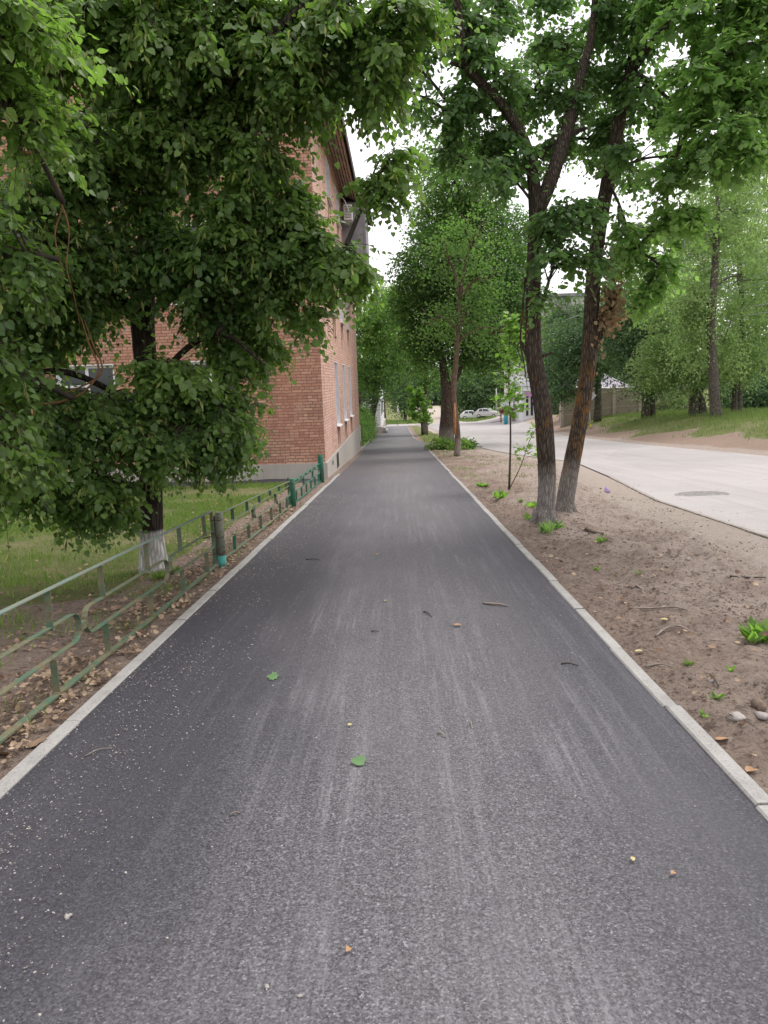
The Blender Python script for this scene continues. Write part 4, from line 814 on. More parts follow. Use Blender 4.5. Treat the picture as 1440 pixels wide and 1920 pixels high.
# hedge and fence by the end of the building
hd = thing('hedge', 'leafy green hedge between the brick corner and the white building', 'hedge', gb_(-2.6, 45))
far_crown(hd, [((-2.5, y, g1(-2.5, y)+1.0+.3*math.sin(y)), (.55, 1.2, 1.1), 40, .45) for y in np.arange(40.5, 60, 1.9)], M_MID, .10, 1.1, cl=.2)
mb = MB()
for y in np.arange(40.5, 60, 1.9): mb.tube([gb_(-2.5, y), (-2.5, y+.1, g1(-2.5, y)+.7), (-2.4, y, g1(-2.5, y)+1.6)], [.03, .025, .01], 5)
mb.build('stem', M_TWIG, hd)
#PART2
# ================================================================== THINGS BEYOND THE STREET
wbz = g1(-2, 66)
wb = thing('white_building', 'low white rendered building with a stepped base left of the far path', 'building', (-4, 66, wbz))
mb = MB(); mb.box(-9, -1.55, 66, 82, wbz-1.2, 2.4); mb.build('wall', M_WHITE, wb)
mb = MB(); mb.box(-9, -1.40, 65.8, 82.2, wbz-1.5, wbz+.55); mb.build('plinth', M_PLINTH, wb)
mb = MB(); mb.prism([(-9.3, 2.4), (-1.3, 2.4), (-5.3, 4.2)], 1, 65.7, 82.3); mb.build('roof', M_WOODD, wb)
for y in (68, 71, 74, 77): mb = MB(); mb.box(-1.549, -1.53, y, y+1.2, wbz+1.4, wbz+2.8); mb.build('window', M_GLASS, wb)
mb = MB(); mb.box(-1.38, -1.0, 66.2, 69.5, wbz-.3, wbz+.22); mb.box(-1.38, -1.15, 66.5, 69.2, wbz+.221, wbz+.42); mb.build('step', M_KERB, wb)
M_PALE = plain('pale_render', (.60, .57, .54), .85, var=.08, sc=.6)
fb = thing('apartment_building', 'pale multi storey block of flats rising behind the trees across the junction', 'building', gb_(21, 95))
z0 = g1(16, 92)-1
mb = MB(); mb.box(14.4, 29, 92, 106, z0, 10.6); mb.build('wall', M_PALE, fb)
mb = MB(); mb.box(14.1, 29.3, 91.7, 106.3, 10.61, 10.95); mb.build('roof', M_SHEET, fb)
for i in range(5):
    for j in range(4):
        x = 15.4+i*2.7; z = -1.4+j*3.0
        mb = MB(); mb.box(x, x+1.4, 91.96, 91.99, z, z+1.5); f = mb.build('window', M_WHITE, fb)
        mb = MB(); mb.box(x+.1, x+.65, 91.94, 91.957, z+.1, z+1.4); mb.box(x+.75, x+1.3, 91.94, 91.957, z+.1, z+1.4); mb.build('pane', M_GLASS, f)
sp = thing('shop_porch', 'white shop front with tall dark windows at the foot of the pale block', 'shop', gb_(14.2, 84))
z1 = g1(14, 84); mb = MB(); mb.box(13.35, 15.4, 84, 91.6, z1-.6, z1+4.6); mb.build('wall', M_WHITE, sp)
for x in (13.75, 14.25): mb = MB(); mb.box(x, x+.26, 83.96, 83.995, z1+.4, z1+2.7); mb.build('window', M_GLASS, sp)
mb = MB(); mb.hexa([(13.3, 82.6, z1+3.0), (13.3, 82.6, z1+3.08), (13.3, 84, z1+3.5), (13.3, 84, z1+3.58), (16, 82.6, z1+3.0), (16, 82.6, z1+3.08), (16, 84, z1+3.5), (16, 84, z1+3.58)]); mb.build('canopy', M_SHEET, sp)
M_PURP = plain('purple_panel', (.50, .16, .50), .5); M_RED = plain('dark_red_panel', (.16, .03, .03), .6)
mb = MB(); mb.box(14.15, 14.75, 82.3, 82.42, z1+1.9, z1+2.75); mb.box(13.5, 14.15, 82.3, 82.42, z1+2.5, z1+2.85)
o = mb.build('sign_panel', M_PURP, org=(14.3, 82.3, z1+2)); tag(o, 'small bright purple sign under the shop front canopy', 'sign')
mb = MB(); x, y = 12.35, 88; z = g1(x, y); mb.prism([(x-.8, z+1.0), (x+.6, z+1.0), (x+.75, z+1.55), (x-.95, z+1.55)], 1, y, y+1.2); mb.box(x-.75, x-.68, y+.05, y+.12, z, z+1.0); mb.box(x+.5, x+.57, y+.05, y+.12, z, z+1.0); mb.box(x-.75, x-.68, y+1., y+1.07, z, z+1.0); mb.box(x+.5, x+.57, y+1., y+1.07, z, z+1.0)
tag(mb.build('rubbish_skip', M_RED, org=gb_(x, y)), 'dark red skip shaped box on legs left of the white shop front', 'skip')
# beige boundary wall and garage with metal tile roof
M_BEIGE = plain('beige_render', (.30, .255, .20), .85, var=.1, sc=1.); M_BLINE = plain('cream_trim', (.42, .37, .30), .8)
wl = thing('boundary_wall', 'long beige panelled wall across the road behind the trees', 'wall', gb_(15, 60))
xa, xb, yw = 12.6, 22.5, 60.
for k in range(5):
    a = xa+k*1.98; z = g1(a+1, yw); mb = MB(); mb.box(a+.12, a+1.98-.12, yw, yw+.12, z-.4, z+2.15); mb.build('wall_panel', M_BEIGE, wl)
    mb = MB(); mb.box(a+.121, a+1.98-.121, yw-.02, yw-.002, z+.70, z+.76); mb.box(a+.121, a+1.98-.121, yw-.03, yw-.002, z+1.9, z+1.98); mb.build('trim', M_BLINE, wl)
for k in range(6): a = xa+k*1.98; z = g1(a, yw); mb = MB(); mb.box(a-.119, a+.119, yw-.06, yw+.16, z-.4, z+2.3); mb.build('pillar', M_BLINE, wl)
gz_ = g1(16, 66)
m = NT('metal_tile'); c = m.n('TexCoord').outputs['Object']; s_ = m.sep(c)
wv = m.math('ABSOLUTE', m.math('SINE', m.math('MULTIPLY', s_[0], 13.))); rw = m.math('FRACT', m.math('MULTIPLY', s_[2], 4.2))
M_TILE = m.fin(m.mix(m.ramp(rw, [(.0, 0), (.25, 1)]), (.10, .08, .11), (.25, .21, .28)), .45, m.bump(m.math('ADD', wv, rw), .8, .03), .5)
ga = thing('garage', 'small house with a lilac grey metal tile roof behind the beige wall', 'building', (17, 68, gz_))
mb = MB(); mb.box(14.2, 18.6, 64, 69, gz_-.6, 1.0-.35); mb.build('wall', M_BEIGE, ga)
mb = MB(); e = .5; mb.add([(13.8, 63.5, e+.12), (19.1, 63.5, e-.1), (19.1, 69.5, e-.1), (13.8, 69.5, e+.12), (16.2, 66.5, 1.95), (16.9, 66.5, 1.95)], [(0, 1, 5, 4), (1, 2, 5), (2, 3, 4, 5), (3, 0, 4), (3, 2, 1, 0)]); mb.build('roof', M_TILE, ga)
mb = MB(); mb.tube([(16.55, 66.5, 1.97), (19.1, 63.5, e-.08)], .05, 5); mb.tube([(13.8, 63.47, e+.1), (19.1, 63.47, e-.12)], .07, 5); mb.build('ridge_trim', M_WHITE, ga)
# road sign seen from behind, teal post
M_SIGN = plain('sign_back_grey', (.55, .56, .57), .4, .3); M_POLE = plain('white_pole', (.55, .54, .50), .6); M_YEL = plain('yellow_paint', (.6, .48, .08), .7); M_TEAL2 = plain('teal_paint', (.05, .24, .24), .6)
q = A(1108, 803, 51.5); rs = thing('road_sign', 'diamond shaped road sign seen from behind on a leaning white pole', 'road sign', gb_(q[0], 51.5))
p0 = np.array(gb_(q[0], 51.5)); tp = A(1102, 733, 51.5)
mb = MB(); mb.tube([p0+(tp-p0)*.14, tp], .045, 8); mb.build('pole', M_POLE, rs)
mb = MB(); mb.tube([p0, p0+(tp-p0)*.14], .047, 8); mb.build('pole_foot', M_YEL, rs)
c = A(1104, 742, 51.4); h_ = .48; mb = MB(); mb.hexa([c+(0, 0, h_), c+(0, .02, h_), c+(-h_, .12, 0), c+(-h_, .14, 0), c+(h_, -.12, 0), c+(h_, -.10, 0), c+(0, 0, -h_), c+(0, .02, -h_)]); mb.build('sign_plate', M_SIGN, rs)
mb = MB(); mb.tube([c+(-.25, -.0, .0), c+(.25, -.14, .0)], .02, 4); mb.build('sign_clamp', M_POLE, rs)
q = A(1099, 803, 52.5); mb = MB(); mb.tube([gb_(q[0], 52.5), (q[0], 52.5, g1(q[0], 52.5)+1.7)], .09, 10); mb.box(q[0]-.12, q[0]+.12, 52.4, 52.6, g1(q[0], 52.5)+1.7, g1(q[0], 52.5)+1.76)
tag(mb.build('bollard_post', M_TEAL2, org=gb_(q[0], 52.5)), 'short teal metal post just left of the leaning sign pole', 'post')
# poles, boards
def pole(label, px, py, Y, topy, r, mat, cat='utility pole', name='utility_pole'):
    q = A(px, py, Y); z = g1(q[0], Y); t = thing(name, label, cat, (q[0], Y, z)); tp = A(px-1, topy, Y)
    mb = MB(); mb.tube([(q[0], Y, z-.1), (q[0], Y, tp[2])], [r, r*.75], 10); mb.build('pole_shaft', mat, t); return t, q[0], z, tp[2]
M_CONC = plain('grey_concrete_pole', (.45, .46, .45), .8)
pt, pX_, pz_, ptop = pole('grey concrete utility pole with a slanting strut behind the slender young maple', 964, 790, 87, 632, .14, M_CONC)
mb = MB(); mb.tube([(pX_+.05, 87, pz_+5.2), (pX_+1.5, 87.2, pz_-.1)], .09, 8); mb.build('strut', M_CONC, pt)
mb = MB(); mb.box(pX_-.7, pX_+.7, 86.86, 86.94, ptop-1.3, ptop-1.2); mb.box(pX_-.7, pX_+.7, 86.86, 86.94, ptop-.5, ptop-.4); mb.build('cross_arm', M_DARK, pt)
pole('thin pale pole standing above the silver car', 931, 778, 128, 728, .13, M_CONC)
_, _, _, _ = pole('green pole with a small plate at the far end of the path', 746, 793, 98, 760, .04, plain('green_pole', (.12, .30, .22), .6), 'street sign', 'street_sign')
t = [o for o in COL.objects if o.name.startswith('street_sign')][0]; q = A(746, 766, 97.9); mb = MB(); mb.box(q[0]-.12, q[0]+.12, 97.88, 97.92, q[2]-.45, q[2]+.35); mb.build('sign_plate', M_SIGN, t)
q = A(946, 754, 84); z = g1(q[0], 84); t = thing('notice_board', 'pale green and white notice board on legs behind the slender young maple', 'sign board', (q[0], 84, z))
mb = MB(); mb.box(q[0]-.38, q[0]+.38, 84, 84.06, q[2]-.45, q[2]+.5); bd = mb.build('board', plain('pale_green_board', (.50, .60, .54), .5, var=.25, sc=3), t)
mb = MB(); mb.box(q[0]-.05, q[0]+.0, 84.07, 84.11, z, q[2]-.2); mb.box(q[0]+.25, q[0]+.3, 84.07, 84.11, z, q[2]-.2); mb.build('leg', M_TEAL2, t)
mb = MB(); mb.tube([(q[0]+.05, 83.4, z-.05), (q[0]+.05, 83.4, z+1.05), (q[0]+.05, 83.4, z+1.1)], [.2, .22, .23], 14); mb.tube([(q[0]+.05, 83.4, z+1.1), (q[0]+.05, 83.4, z+1.14)], [.25, .2], 14); tag(mb.build('litter_bin', plain('teal_bin', (.04, .34, .42), .5), org=(q[0]+.05, 83.4, z)), 'teal round litter bin standing at the road junction below the notice board', 'bin')
# power lines
M_LINE = plain('grey_cable', (.34, .37, .36), .5)
for k, (yy, dz, ox) in enumerate(((455, 0, -.6), (505, -.5, .6), (521, -.6, -.2), (563, -1.0, .3), (579, -1.3, 0))):
    a = np.array((pX_+ox, 86.9, ptop-.3+dz*.6)); b = A(1440, yy, 40.); e = a+(b-a)*1.75; P = [a+(e-a)*t-np.array((0, 0, 1.2*t*(1-t)*.6)) for t in np.linspace(0, 1, 16)]
    mb = MB(); mb.tube(P, .017, 4); o = mb.build('power_line', M_LINE, org=a)
    tag(o, ['highest of the thin grey wires crossing the trees at the right', 'second thin grey wire from the top crossing the trees at the right', 'middle one of the five thin grey wires at the right', 'second lowest thin grey wire at the right', 'lowest of the thin grey wires crossing the trees at the right'][k], 'cable', 'overhead wires')
# parked cars
def car(label, x, y, rz, colr, name='parked_car'):
    z = g1(x, y); t = thing(name, label, 'car', (0, 0, 0)); paint = NT('car_paint'); paint.fin(colr, .3, None, .5, .4); paint = paint.m
    prof = [(-1.98, .30), (-2.02, .62), (-1.96, .92), (-1.72, 1.06), (-1.35, 1.40), (-.9, 1.47), (.05, 1.46), (.75, 1.05), (1.45, .93), (1.9, .78), (2.02, .52), (1.98, .28)]
    n = len(prof); Vb = []
    for k, (x_, z_) in enumerate(prof):
        up_ = max(0, (z_-.95)/.5); w_ = .82-.20*up_
        Vb += [(x_, -w_, z_), (x_, w_, z_)]
    Fb = [(2*i, 2*i+1, (2*i+3) % (2*n), (2*i+2) % (2*n)) for i in range(n)]+[tuple(range(0, 2*n, 2)), tuple(range(2*n-1, 0, -2))]
    mb = MB(); mb.add(Vb, Fb); body = mb.build('body', paint, t)
    bv = body.modifiers.new('bevel', 'BEVEL'); bv.width = .06; bv.segments = 2
    for s in (-1, 1):
        for a in ([(-1.30, 1.02), (-1.18, 1.36), (-.72, 1.41), (-.62, 1.02)], [(-.54, 1.02), (-.62, 1.41), (.02, 1.40), (.52, 1.04)]):
            mb = MB(); mb.add([(p[0], s*(.835-.20*max(0, (p[1]-.95)/.5)), p[1]) for p in a], [(0, 1, 2, 3)]); g = mb.build('side_window', M_GLASS, t)
        for wx in (-1.22, 1.22):
            mb = MB(); mb.tube([(wx, s*.68, .30), (wx, s*.86, .30)], .31, 18); wh = mb.build('wheel', M_DARK, t)
            mb = MB(); mb.tube([(wx, s*.865, .30), (wx, s*.875, .30)], .19, 12); mb.build('rim', M_SIGN, wh)
        mb = MB(); mb.box(1.86, 1.99, s*.55-.16, s*.55+.16, .60, .74); mb.build('headlight', M_WHITE, t)
        mb = MB(); mb.box(-2.03, -1.97, s*.66-.1, s*.66+.1, .72, 1.0); mb.build('tail_light', M_RED, t)
    mb = MB(); mb.add([(.12, -.62, 1.435), (.12, .62, 1.435), (.74, .74, 1.075), (.74, -.74, 1.075)], [(0, 1, 2, 3)]); mb.build('windscreen', M_GLASS, t)
    mb = MB(); mb.box(-2.05, -1.99, -.74, .74, .32, .5); mb.box(1.99, 2.05, -.72, .72, .30, .46); mb.build('bumper', M_DARK, t)
    t.location = (x, y, z); t.rotation_euler = (0, 0, rz); return t
SIL = (.52, .50, .51)
q = A(916, 780, 117); car('silver hatchback parked on the grass beyond the junction facing right', q[0], 117, math.radians(-32), SIL)
q = A(886, 772, 128); car('white car half hidden in the bushes left of the silver hatchback', q[0], 128, math.radians(-10), (.7, .7, .7))
# drain cover in the road
q = (5.25, 13.3); z = g1(*q); dc = thing('manhole_cover', 'sunken dark round drain cover patch in the pale road', 'manhole cover', (q[0], q[1], z))
mb = MB(); th = np.linspace(0, 2*math.pi, 28)[:-1]; R_ = .43+.03*np.sin(th*3); mb.add([(q[0]+r*math.cos(a), q[1]+r*.9*math.sin(a), z+.006) for a, r in zip(th, R_)], [tuple(range(27))]); mb.build('cover', plain('worn_iron', (.20, .19, .18), .7, var=.4, sc=10, bump=.6), dc)
mb = MB(); Vr = []
for a, r in zip(th, R_):
    for k, h in ((r*1.06, .004), (r*1.01, .016), (r*.97, .007)): Vr.append((q[0]+k*math.cos(a), q[1]+k*.9*math.sin(a), z+h))
mb.add(Vr, [(i*3+k, ((i+1) % 27)*3+k, ((i+1) % 27)*3+k+1, i*3+k+1) for i in range(27) for k in range(2)], True); mb.build('cover_rim', plain('rim_concrete', (.34, .31, .29), .9), dc)

# ================================================================== GROUND COVER
def blades(name, x, y, h, wd, mat, label, cat, lean=.35, parent=None, z=None):
    n = len(x); z = gh(x, y) if z is None else z; a = rng.random(n)*6.283; d = np.stack([np.cos(a), np.sin(a), 0*a], 1); s = np.stack([-np.sin(a), np.cos(a), 0*a], 1)
    p = np.stack([x, y, z-.01], 1); b = rng.random(n)*6.283; ld = np.stack([np.cos(b), np.sin(b), 0*b], 1)*(lean*h*(.3+rng.random(n)))[:, None]
    up_ = np.zeros((n, 3)); up_[:, 2] = h
    V = np.stack([p-s*wd[:, None]/2, p+s*wd[:, None]/2, p+up_*.55+ld*.35+s*wd[:, None]*.35, p+up_+ld, p+up_*.55+ld*.35-s*wd[:, None]*.35], 1).reshape(-1, 3)
    L = (np.array([0, 1, 2, 3, 4])[None]+(np.arange(n)*5)[:, None]).ravel()
    o = np_mesh(name, V, L, np.full(n, 5), mat, parent, np.repeat(np.clip(rng.normal(size=n)*.22+.45, 0, 1), 5))
    if label: tag(o, label, cat, kind='stuff')
    return o
def scatter(n, x0, x1, y0, y1, keep):
    x = x0+(x1-x0)*rng.random(n); y = y0+(y1-y0)*rng.random(n); k = rng.random(n) < keep(x, y); return x[k], y[k]
def gd(x, y, s=1.2, seed=51): return fbm(x, y, s, seed, 3)
# lawn behind the fence
x, y = scatter(210000, -15, -2.5, 4.6, 18.9, lambda x, y: np.clip((gd(x, y)-.30)*3, .03, 1)*np.where(y < 6.8, .30, 1.)*(1-.93*np.exp(-(((x+5.6)/1.3)**2+((y-8.3)/.8)**2)))*(x < -2.45-.2*gd(x, y, 4))*(x > -.78*y-1))
blades('grass', x, y, .028+.045*rng.random(len(x)), .004+.004*rng.random(len(x))+.0006*y, M_GRASS, 'short patchy mown lawn grass between the fence and the brick building', 'grass')
# tall grass bank across the road
x, y = scatter(150000, 10.5, 50, 24, 64, lambda x, y: (sstep(1.7, 4.2, x-rf(y)+3.2*(gd(x, y, .35, 41)-.5))*(.35+.65*sstep(.35, .55, gd(x, y, .7, 77))))*(y > 24+(11-x)*-.0)*(x < .62*y+3))
h = (.12+.38*rng.random(len(x)))*(.4+.6*sstep(3, 9, x-rf(y)))
blades('tall_grass', x, y, h, .014+.016*rng.random(len(x)), M_TALL, 'tall uncut grass on the bank under the poplars across the road', 'grass')
x, y = scatter(26000, 1.45, 4.5, 14, 60, lambda x, y: np.clip((gd(x, y, 1.1, 61)-.52)*5, 0, 1)*(x < rn(y)-.9)*sstep(13, 24, y)+(.5*(y > 44)*(x < rn(y)-.3)))
blades('grass', x, y, .03+.06*rng.random(len(x)), .008+.006*rng.random(len(x)), M_GRASS, 'thin patches of grass on the verge between path and road', 'grass')
x, y = scatter(16000, -10, 14, 111, 135, lambda x, y: 1.*((x < 3.3) | (x > 9.7)))
blades('grass', x, y, .15+.25*rng.random(len(x)), .05+.05*rng.random(len(x)), M_TALL, 'green grass beyond the junction around the parked cars', 'grass')
# dry leaves, weeds and flakes
def flat_leaves(name, x, y, z, size, T, mat, label, cat, tilt=.45, parent=None):
    n = len(x); a = rng.random(n)*6.283
    o = leaves(name, T, np.stack([x, y, z+.008+.012*rng.random(n)], 1), np.stack([np.cos(a), np.sin(a), rng.normal(size=n)*.18], 1), np.stack([rng.normal(size=n)*tilt, rng.normal(size=n)*tilt, np.ones(n)], 1), size, mat, parent, rng.random(n))
    if label: tag(o, label, cat, kind='stuff')
    return o
x, y = scatter(15000, -4.4, -1.8, 2.2, 16, lambda x, y: np.clip((gd(x, y, 2.6, 91)-.30)*2.4, .04, 1)*np.exp(-np.maximum(0, -x-2.15)*1.5)*np.where(y < 7, 1, .6))
flat_leaves('fallen_leaves', x, y, gh(x, y)+.012, .014+.034*rng.random(len(x))**1.5, T_LIND, M_LITTER, 'dry brown fallen leaves heaped along the left kerb and under the fence', 'fallen leaves')
x, y = scatter(7000, -2.25, -1.79, 2.2, 13, lambda x, y: np.clip((gd(x, y, 3.2, 191)-.30)*2.6, .05, 1)*np.exp(-y*.07))
flat_leaves('fallen_leaves', x, y, gh(x, y)+.015, .010+.034*rng.random(len(x))**1.8, T_MAPL, M_LITTER2, 'thick beige dead leaf litter packed between the bottom fence rail and the kerb', 'fallen leaves', .6)
x, y = scatter(5200, 1.4, 4.6, 2.2, 16, lambda x, y: np.exp(-(x-1.4)*1.25)*.6*np.clip((gd(x, y, 2.2, 93)-.3)*2.5, .1, 1)+.03)
flat_leaves('fallen_leaves', x, y, gh(x, y)+.035, .016+.03*rng.random(len(x)), T_LIND, M_LITTER, 'scattered dry leaf scraps on the bare soil right of the path', 'fallen leaves')
x, y = scatter(22000, -4.5, -1.85, 2.3, 9, lambda x, y: np.clip((gd(x, y, 1.8, 96)-.5)*4, 0, 1)*.7)
blades('grass', x, y, .03+.07*rng.random(len(x)), .004+.003*rng.random(len(x)), M_GRASS, 'sparse green weeds and grass around the near fence loops', 'grass', .5)
n = 12000; x = -1.68+np.abs(rng.normal(size=n))*.34; y = 1.5+14*rng.random(n)**1.3; k = (x < 1.1)&(rng.random(n) < np.clip(gd(x, y, 3, 97)*1.8-.35, .05, 1)); x, y = x[k], y[k]
n2_ = 1100; x = np.concatenate([x, -1.5+2.7*rng.random(n2_)]); y = np.concatenate([y, 1.3+14*rng.random(n2_)])
M_FLAKE = leafm('pale_flake', (.20, .18, .16), (.42, .39, .35), (.2, .2, .15), .05, .8, .1)
flat_leaves('blossom_flakes', x, y, gh(x, y)-.004, (.0028+.0062*rng.random(len(x))**2)*(1+.11*y), T_QUAD, M_FLAKE, 'tiny pale blossom flakes strewn over the asphalt mostly along the left kerb', 'blossom litter', .2)
# crumbs of soil and gravel
ico = []
def rock(c, r, sq=.6):
    import bmesh
    if not ico:
        bm = bmesh.new(); bmesh.ops.create_icosphere(bm, subdivisions=2, radius=1); ico.append((np.array([v.co[:] for v in bm.verts]), [tuple(v.index for v in f.verts) for f in bm.faces])); bm.free()
    v, f = ico[0]; d = 1+.28*np.sin(v@rng.normal(size=3)*2.6+rng.random()*6)+.16*np.sin(v@rng.normal(size=3)*5); s = np.array((1, .6+.4*rng.random(), sq)); a = rng.random()*6.28
    w_ = v*d[:, None]*s*r; w_ = np.stack([w_[:, 0]*math.cos(a)-w_[:, 1]*math.sin(a), w_[:, 0]*math.sin(a)+w_[:, 1]*math.cos(a), w_[:, 2]], 1); return w_+np.asarray(c), f
M_CLOD = plain('soil_clod', (.17, .125, .095), .95, var=.35, sc=20, bump=.5); M_STONE = plain('pale_stone', (.36, .33, .31), .85, var=.2, sc=20, bump=.4)
OC = np.array([(1, 0, 0), (-1, 0, 0), (0, 1, 0), (0, -1, 0), (0, 0, 1), (0, 0, -.6)]); OL = np.array([0, 2, 4, 2, 1, 4, 1, 3, 4, 3, 0, 4, 2, 0, 5, 1, 2, 5, 3, 1, 5, 0, 3, 5])
def crumbs(name, x, y, z, r, mat, label, cat):
    n = len(x); V = OC[None]*(r[:, None, None]*(.55+.9*rng.random((n, 6, 1))))*np.array((1, 1, .7)); a = rng.random(n)*6.28; c, s = np.cos(a)[:, None], np.sin(a)[:, None]
    V = np.stack([V[..., 0]*c-V[..., 1]*s, V[..., 0]*s+V[..., 1]*c, V[..., 2]], -1)+np.stack([x, y, z], 1)[:, None]
    o = np_mesh(name, V.reshape(-1, 3), (OL[None]+(np.arange(n)*6)[:, None]).ravel(), np.full(n*8, 3), mat); tag(o, label, cat, kind='stuff')
def gsurf(x, y):
    """height of the built ground mesh"""
    i = np.clip(np.searchsorted(xs, x)-1, 0, nx-2); j = np.clip(np.searchsorted(ys, y)-1, 0, ny-2)
    fx = (x-xs[i])/(xs[i+1]-xs[i]); fy = (y-ys[j])/(ys[j+1]-ys[j])
    return (ZZ[j, i]*(1-fx)+ZZ[j, i+1]*fx)*(1-fy)+(ZZ[j+1, i]*(1-fx)+ZZ[j+1, i+1]*fx)*fy
def gs1(x, y): return float(gsurf(np.array([x]), np.array([y]))[0])
x, y = scatter(52000, 1.4, 4.3, 2.2, 14, lambda x, y: (np.clip((gd(x, y, 1.6, 71)-.40)*3.2, .03, 1))*np.exp(-(y-2)*.13)*np.exp(-(x-1.4)*.25)); crumbs('soil_crumbs', x, y, gsurf(x, y)+.001, .003+.015*rng.random(len(x))**3.2, M_CLOD, 'loose dark soil crumbs on the bare verge right of the path', 'soil crumbs')
x, y = scatter(5000, -2.4, -1.78, 2.2, 14, lambda x, y: .6+0*x); crumbs('soil_crumbs', x, y, gsurf(x, y)+.001, .003+.009*rng.random(len(x))**3, M_CLOD, 'loose soil crumbs between the fence and the left kerb', 'soil crumbs')
x, y = scatter(2400, 1.4, 4.3, 2.2, 12, lambda x, y: .5*np.exp(-(x-1.4)*.5)+0*x); crumbs('gravel', x, y, gsurf(x, y)+.001, .003+.008*rng.random(len(x))**3, M_STONE, 'pale gravel bits scattered over the bare verge', 'gravel')

# ---- single small things lying about, placed where the photograph shows them
def gp(px, py, on='g'):
    x, y, z = ray(px, py); t = .5
    while EYE+z*t > (g1(x*t, y*t) if on == 'p' else gs1(x*t, y*t)) and t < 60: t += .004
    return x*t, y*t, (g1(x*t, y*t) if on == 'p' else gs1(x*t, y*t))
def one_leaf(px, py, size, mat, label, T=T_LIND, tilt=.35, ang=None, on='p', name='fallen_leaf'):
    x, y, z = gp(px, py, on); a = rng.random()*6.28 if ang is None else ang
    t = thing(name, label, 'leaf', (x, y, z+.008), 'single leaves lying about')
    leaves('blade', T, np.array([[x, y, z+.012]]), np.array([[math.cos(a), math.sin(a), .08]]), np.array([[tilt*rng.normal()*.6, tilt*rng.normal()*.6, 1.]]), size, mat, t, np.array([.5]))
    mb = MB(); mb.tube([(x, y, z+.012), (x-math.cos(a)*size*.25, y-math.sin(a)*size*.25, z+.006), (x-math.cos(a)*size*.5, y-math.sin(a)*size*.5, z+.009)], .0012, 4); mb.build('leaf_stalk', M_TWIG, t)
M_LG = leafm('fresh_fallen_leaf', (.09, .19, .07), (.17, .28, .12), (.1, .25, .05), .15, .5); M_OR = leafm('orange_leaf', (.34, .19, .10), (.46, .28, .15), (.3, .15, .05), .15, .7); M_YE = leafm('yellow_leaf', (.48, .42, .18), (.58, .5, .25), (.3, .25, .1), .15, .7)
one_leaf(684, 1434, .062, M_LG, 'pale green heart shaped leaf lying on the middle of the path', ang=2.9)
one_leaf(520, 1273, .062, M_LG, 'crumpled dark green leaf on the left half of the path', T_MAPL, .9, 3.0)
one_leaf(852, 1175, .05, M_OR, 'orange oval leaf on the right half of the path', ang=0.)
one_leaf(720, 1129, .035, M_YE, 'small cream yellow leaf in the middle of the path beyond the others', ang=.1)
one_leaf(655, 1364, .022, M_YE, 'tiny yellow green bud scale on the path above the pale green leaf', ang=1.3)
one_leaf(656, 1784, .018, M_OR, 'tiny orange leaf scrap at the bottom middle of the path')
one_leaf(1265, 1641, .018, M_OR, 'curled orange brown scrap on the path at the lower right')
one_leaf(1184, 1618, .016, M_YE, 'tiny pale flake on the path near the lower right corner')
one_leaf(710, 1041, .04, M_OR, 'faint orange leaf far up in the centre of the path')
one_leaf(1345, 1392, .055, M_OR, 'large curled orange leaf on the soil at the lower right', tilt=.9, on='g', ang=.2)
one_leaf(1413, 1446, .048, M_OR, 'brown orange leaf on the soil at the right edge close to the kerb', tilt=.9, on='g')
one_leaf(1205, 1224, .05, M_YE, 'yellowish leaf on the soil beside the right kerb', tilt=.6, on='g')
one_leaf(1252, 1165, .05, M_YE, 'cream coloured leaf scrap in the middle of the bare soil', tilt=.6, on='g')
for px, py, lab, s in ((20, 1418, 'big curled tan leaf at the lower left edge beside the kerb', .11), (60, 1405, 'second big tan leaf lying against the white kerb at the lower left', .10), (235, 1262, 'cream dry leaf touching the left kerb', .08), (262, 1175, 'yellow orange leaf below the fence loop', .06)):
    one_leaf(px, py, s, M_LITTER if 'tan' in lab or 'cream' in lab else M_OR, lab, T_MAPL, .9, on='g')
def twig(pxs, r, label, mat=M_TWIG, on='p', lift=.006):
    P = [np.array(gp(a, b, on))+(0, 0, lift+(.006 if 0 < i < len(pxs)-1 else 0)) for i, (a, b) in enumerate(pxs)]
    mb = MB(); Q = catmull(P, 4); mb.tube(Q, np.linspace(r, r*.55, len(Q)), 7, .25); o = mb.build('twig', mat, org=P[0]); tag(o, label, 'twig', 'twigs lying on path and soil'); return o
M_TW2 = plain('pale_twig', (.24, .20, .17), .85, var=.3, sc=20)
twig([(906, 1132), (925, 1135), (940, 1136), (951, 1138)], .010, 'thickest grey twig lying on the right half of the path', M_TW2)
twig([(794, 1148), (801, 1151), (810, 1158)], .005, 'short dark twig right of the path centre', M_DARK)
twig([(696, 1185), (703, 1186), (711, 1186)], .004, 'small dark twig on the path near its centre line', M_DARK)
twig([(821, 1376), (829, 1379), (836, 1385)], .005, 'pale bent twig on the path right of the green leaf', M_TW2)
twig([(883, 1356), (884, 1362), (883, 1367)], .004, 'tiny pinkish stick upright in the picture on the path', M_TW2)
twig([(1052, 1246), (1066, 1247), (1085, 1250)], .005, 'thin brown twig on the path close to the right kerb')
twig([(432, 1531), (440, 1529), (450, 1527)], .005, 'pale stub of twig in the lower left half of the path', M_TW2)
twig([(160, 1420), (185, 1410), (210, 1405)], .003, 'thin pale stem on the path by the lower left kerb', M_TW2)
twig([(573, 1050), (587, 1050), (600, 1051)], .005, 'thin brown stick on the left half of the path further up')
twig([(1180, 1142), (1220, 1144), (1262, 1142), (1290, 1146)], .008, 'long pale root lying across the bare soil', M_TW2, 'g', .01)
twig([(1230, 1196), (1248, 1184), (1275, 1180), (1295, 1190)], .008, 'curled pale root on the bare soil', M_TW2, 'g', .015)
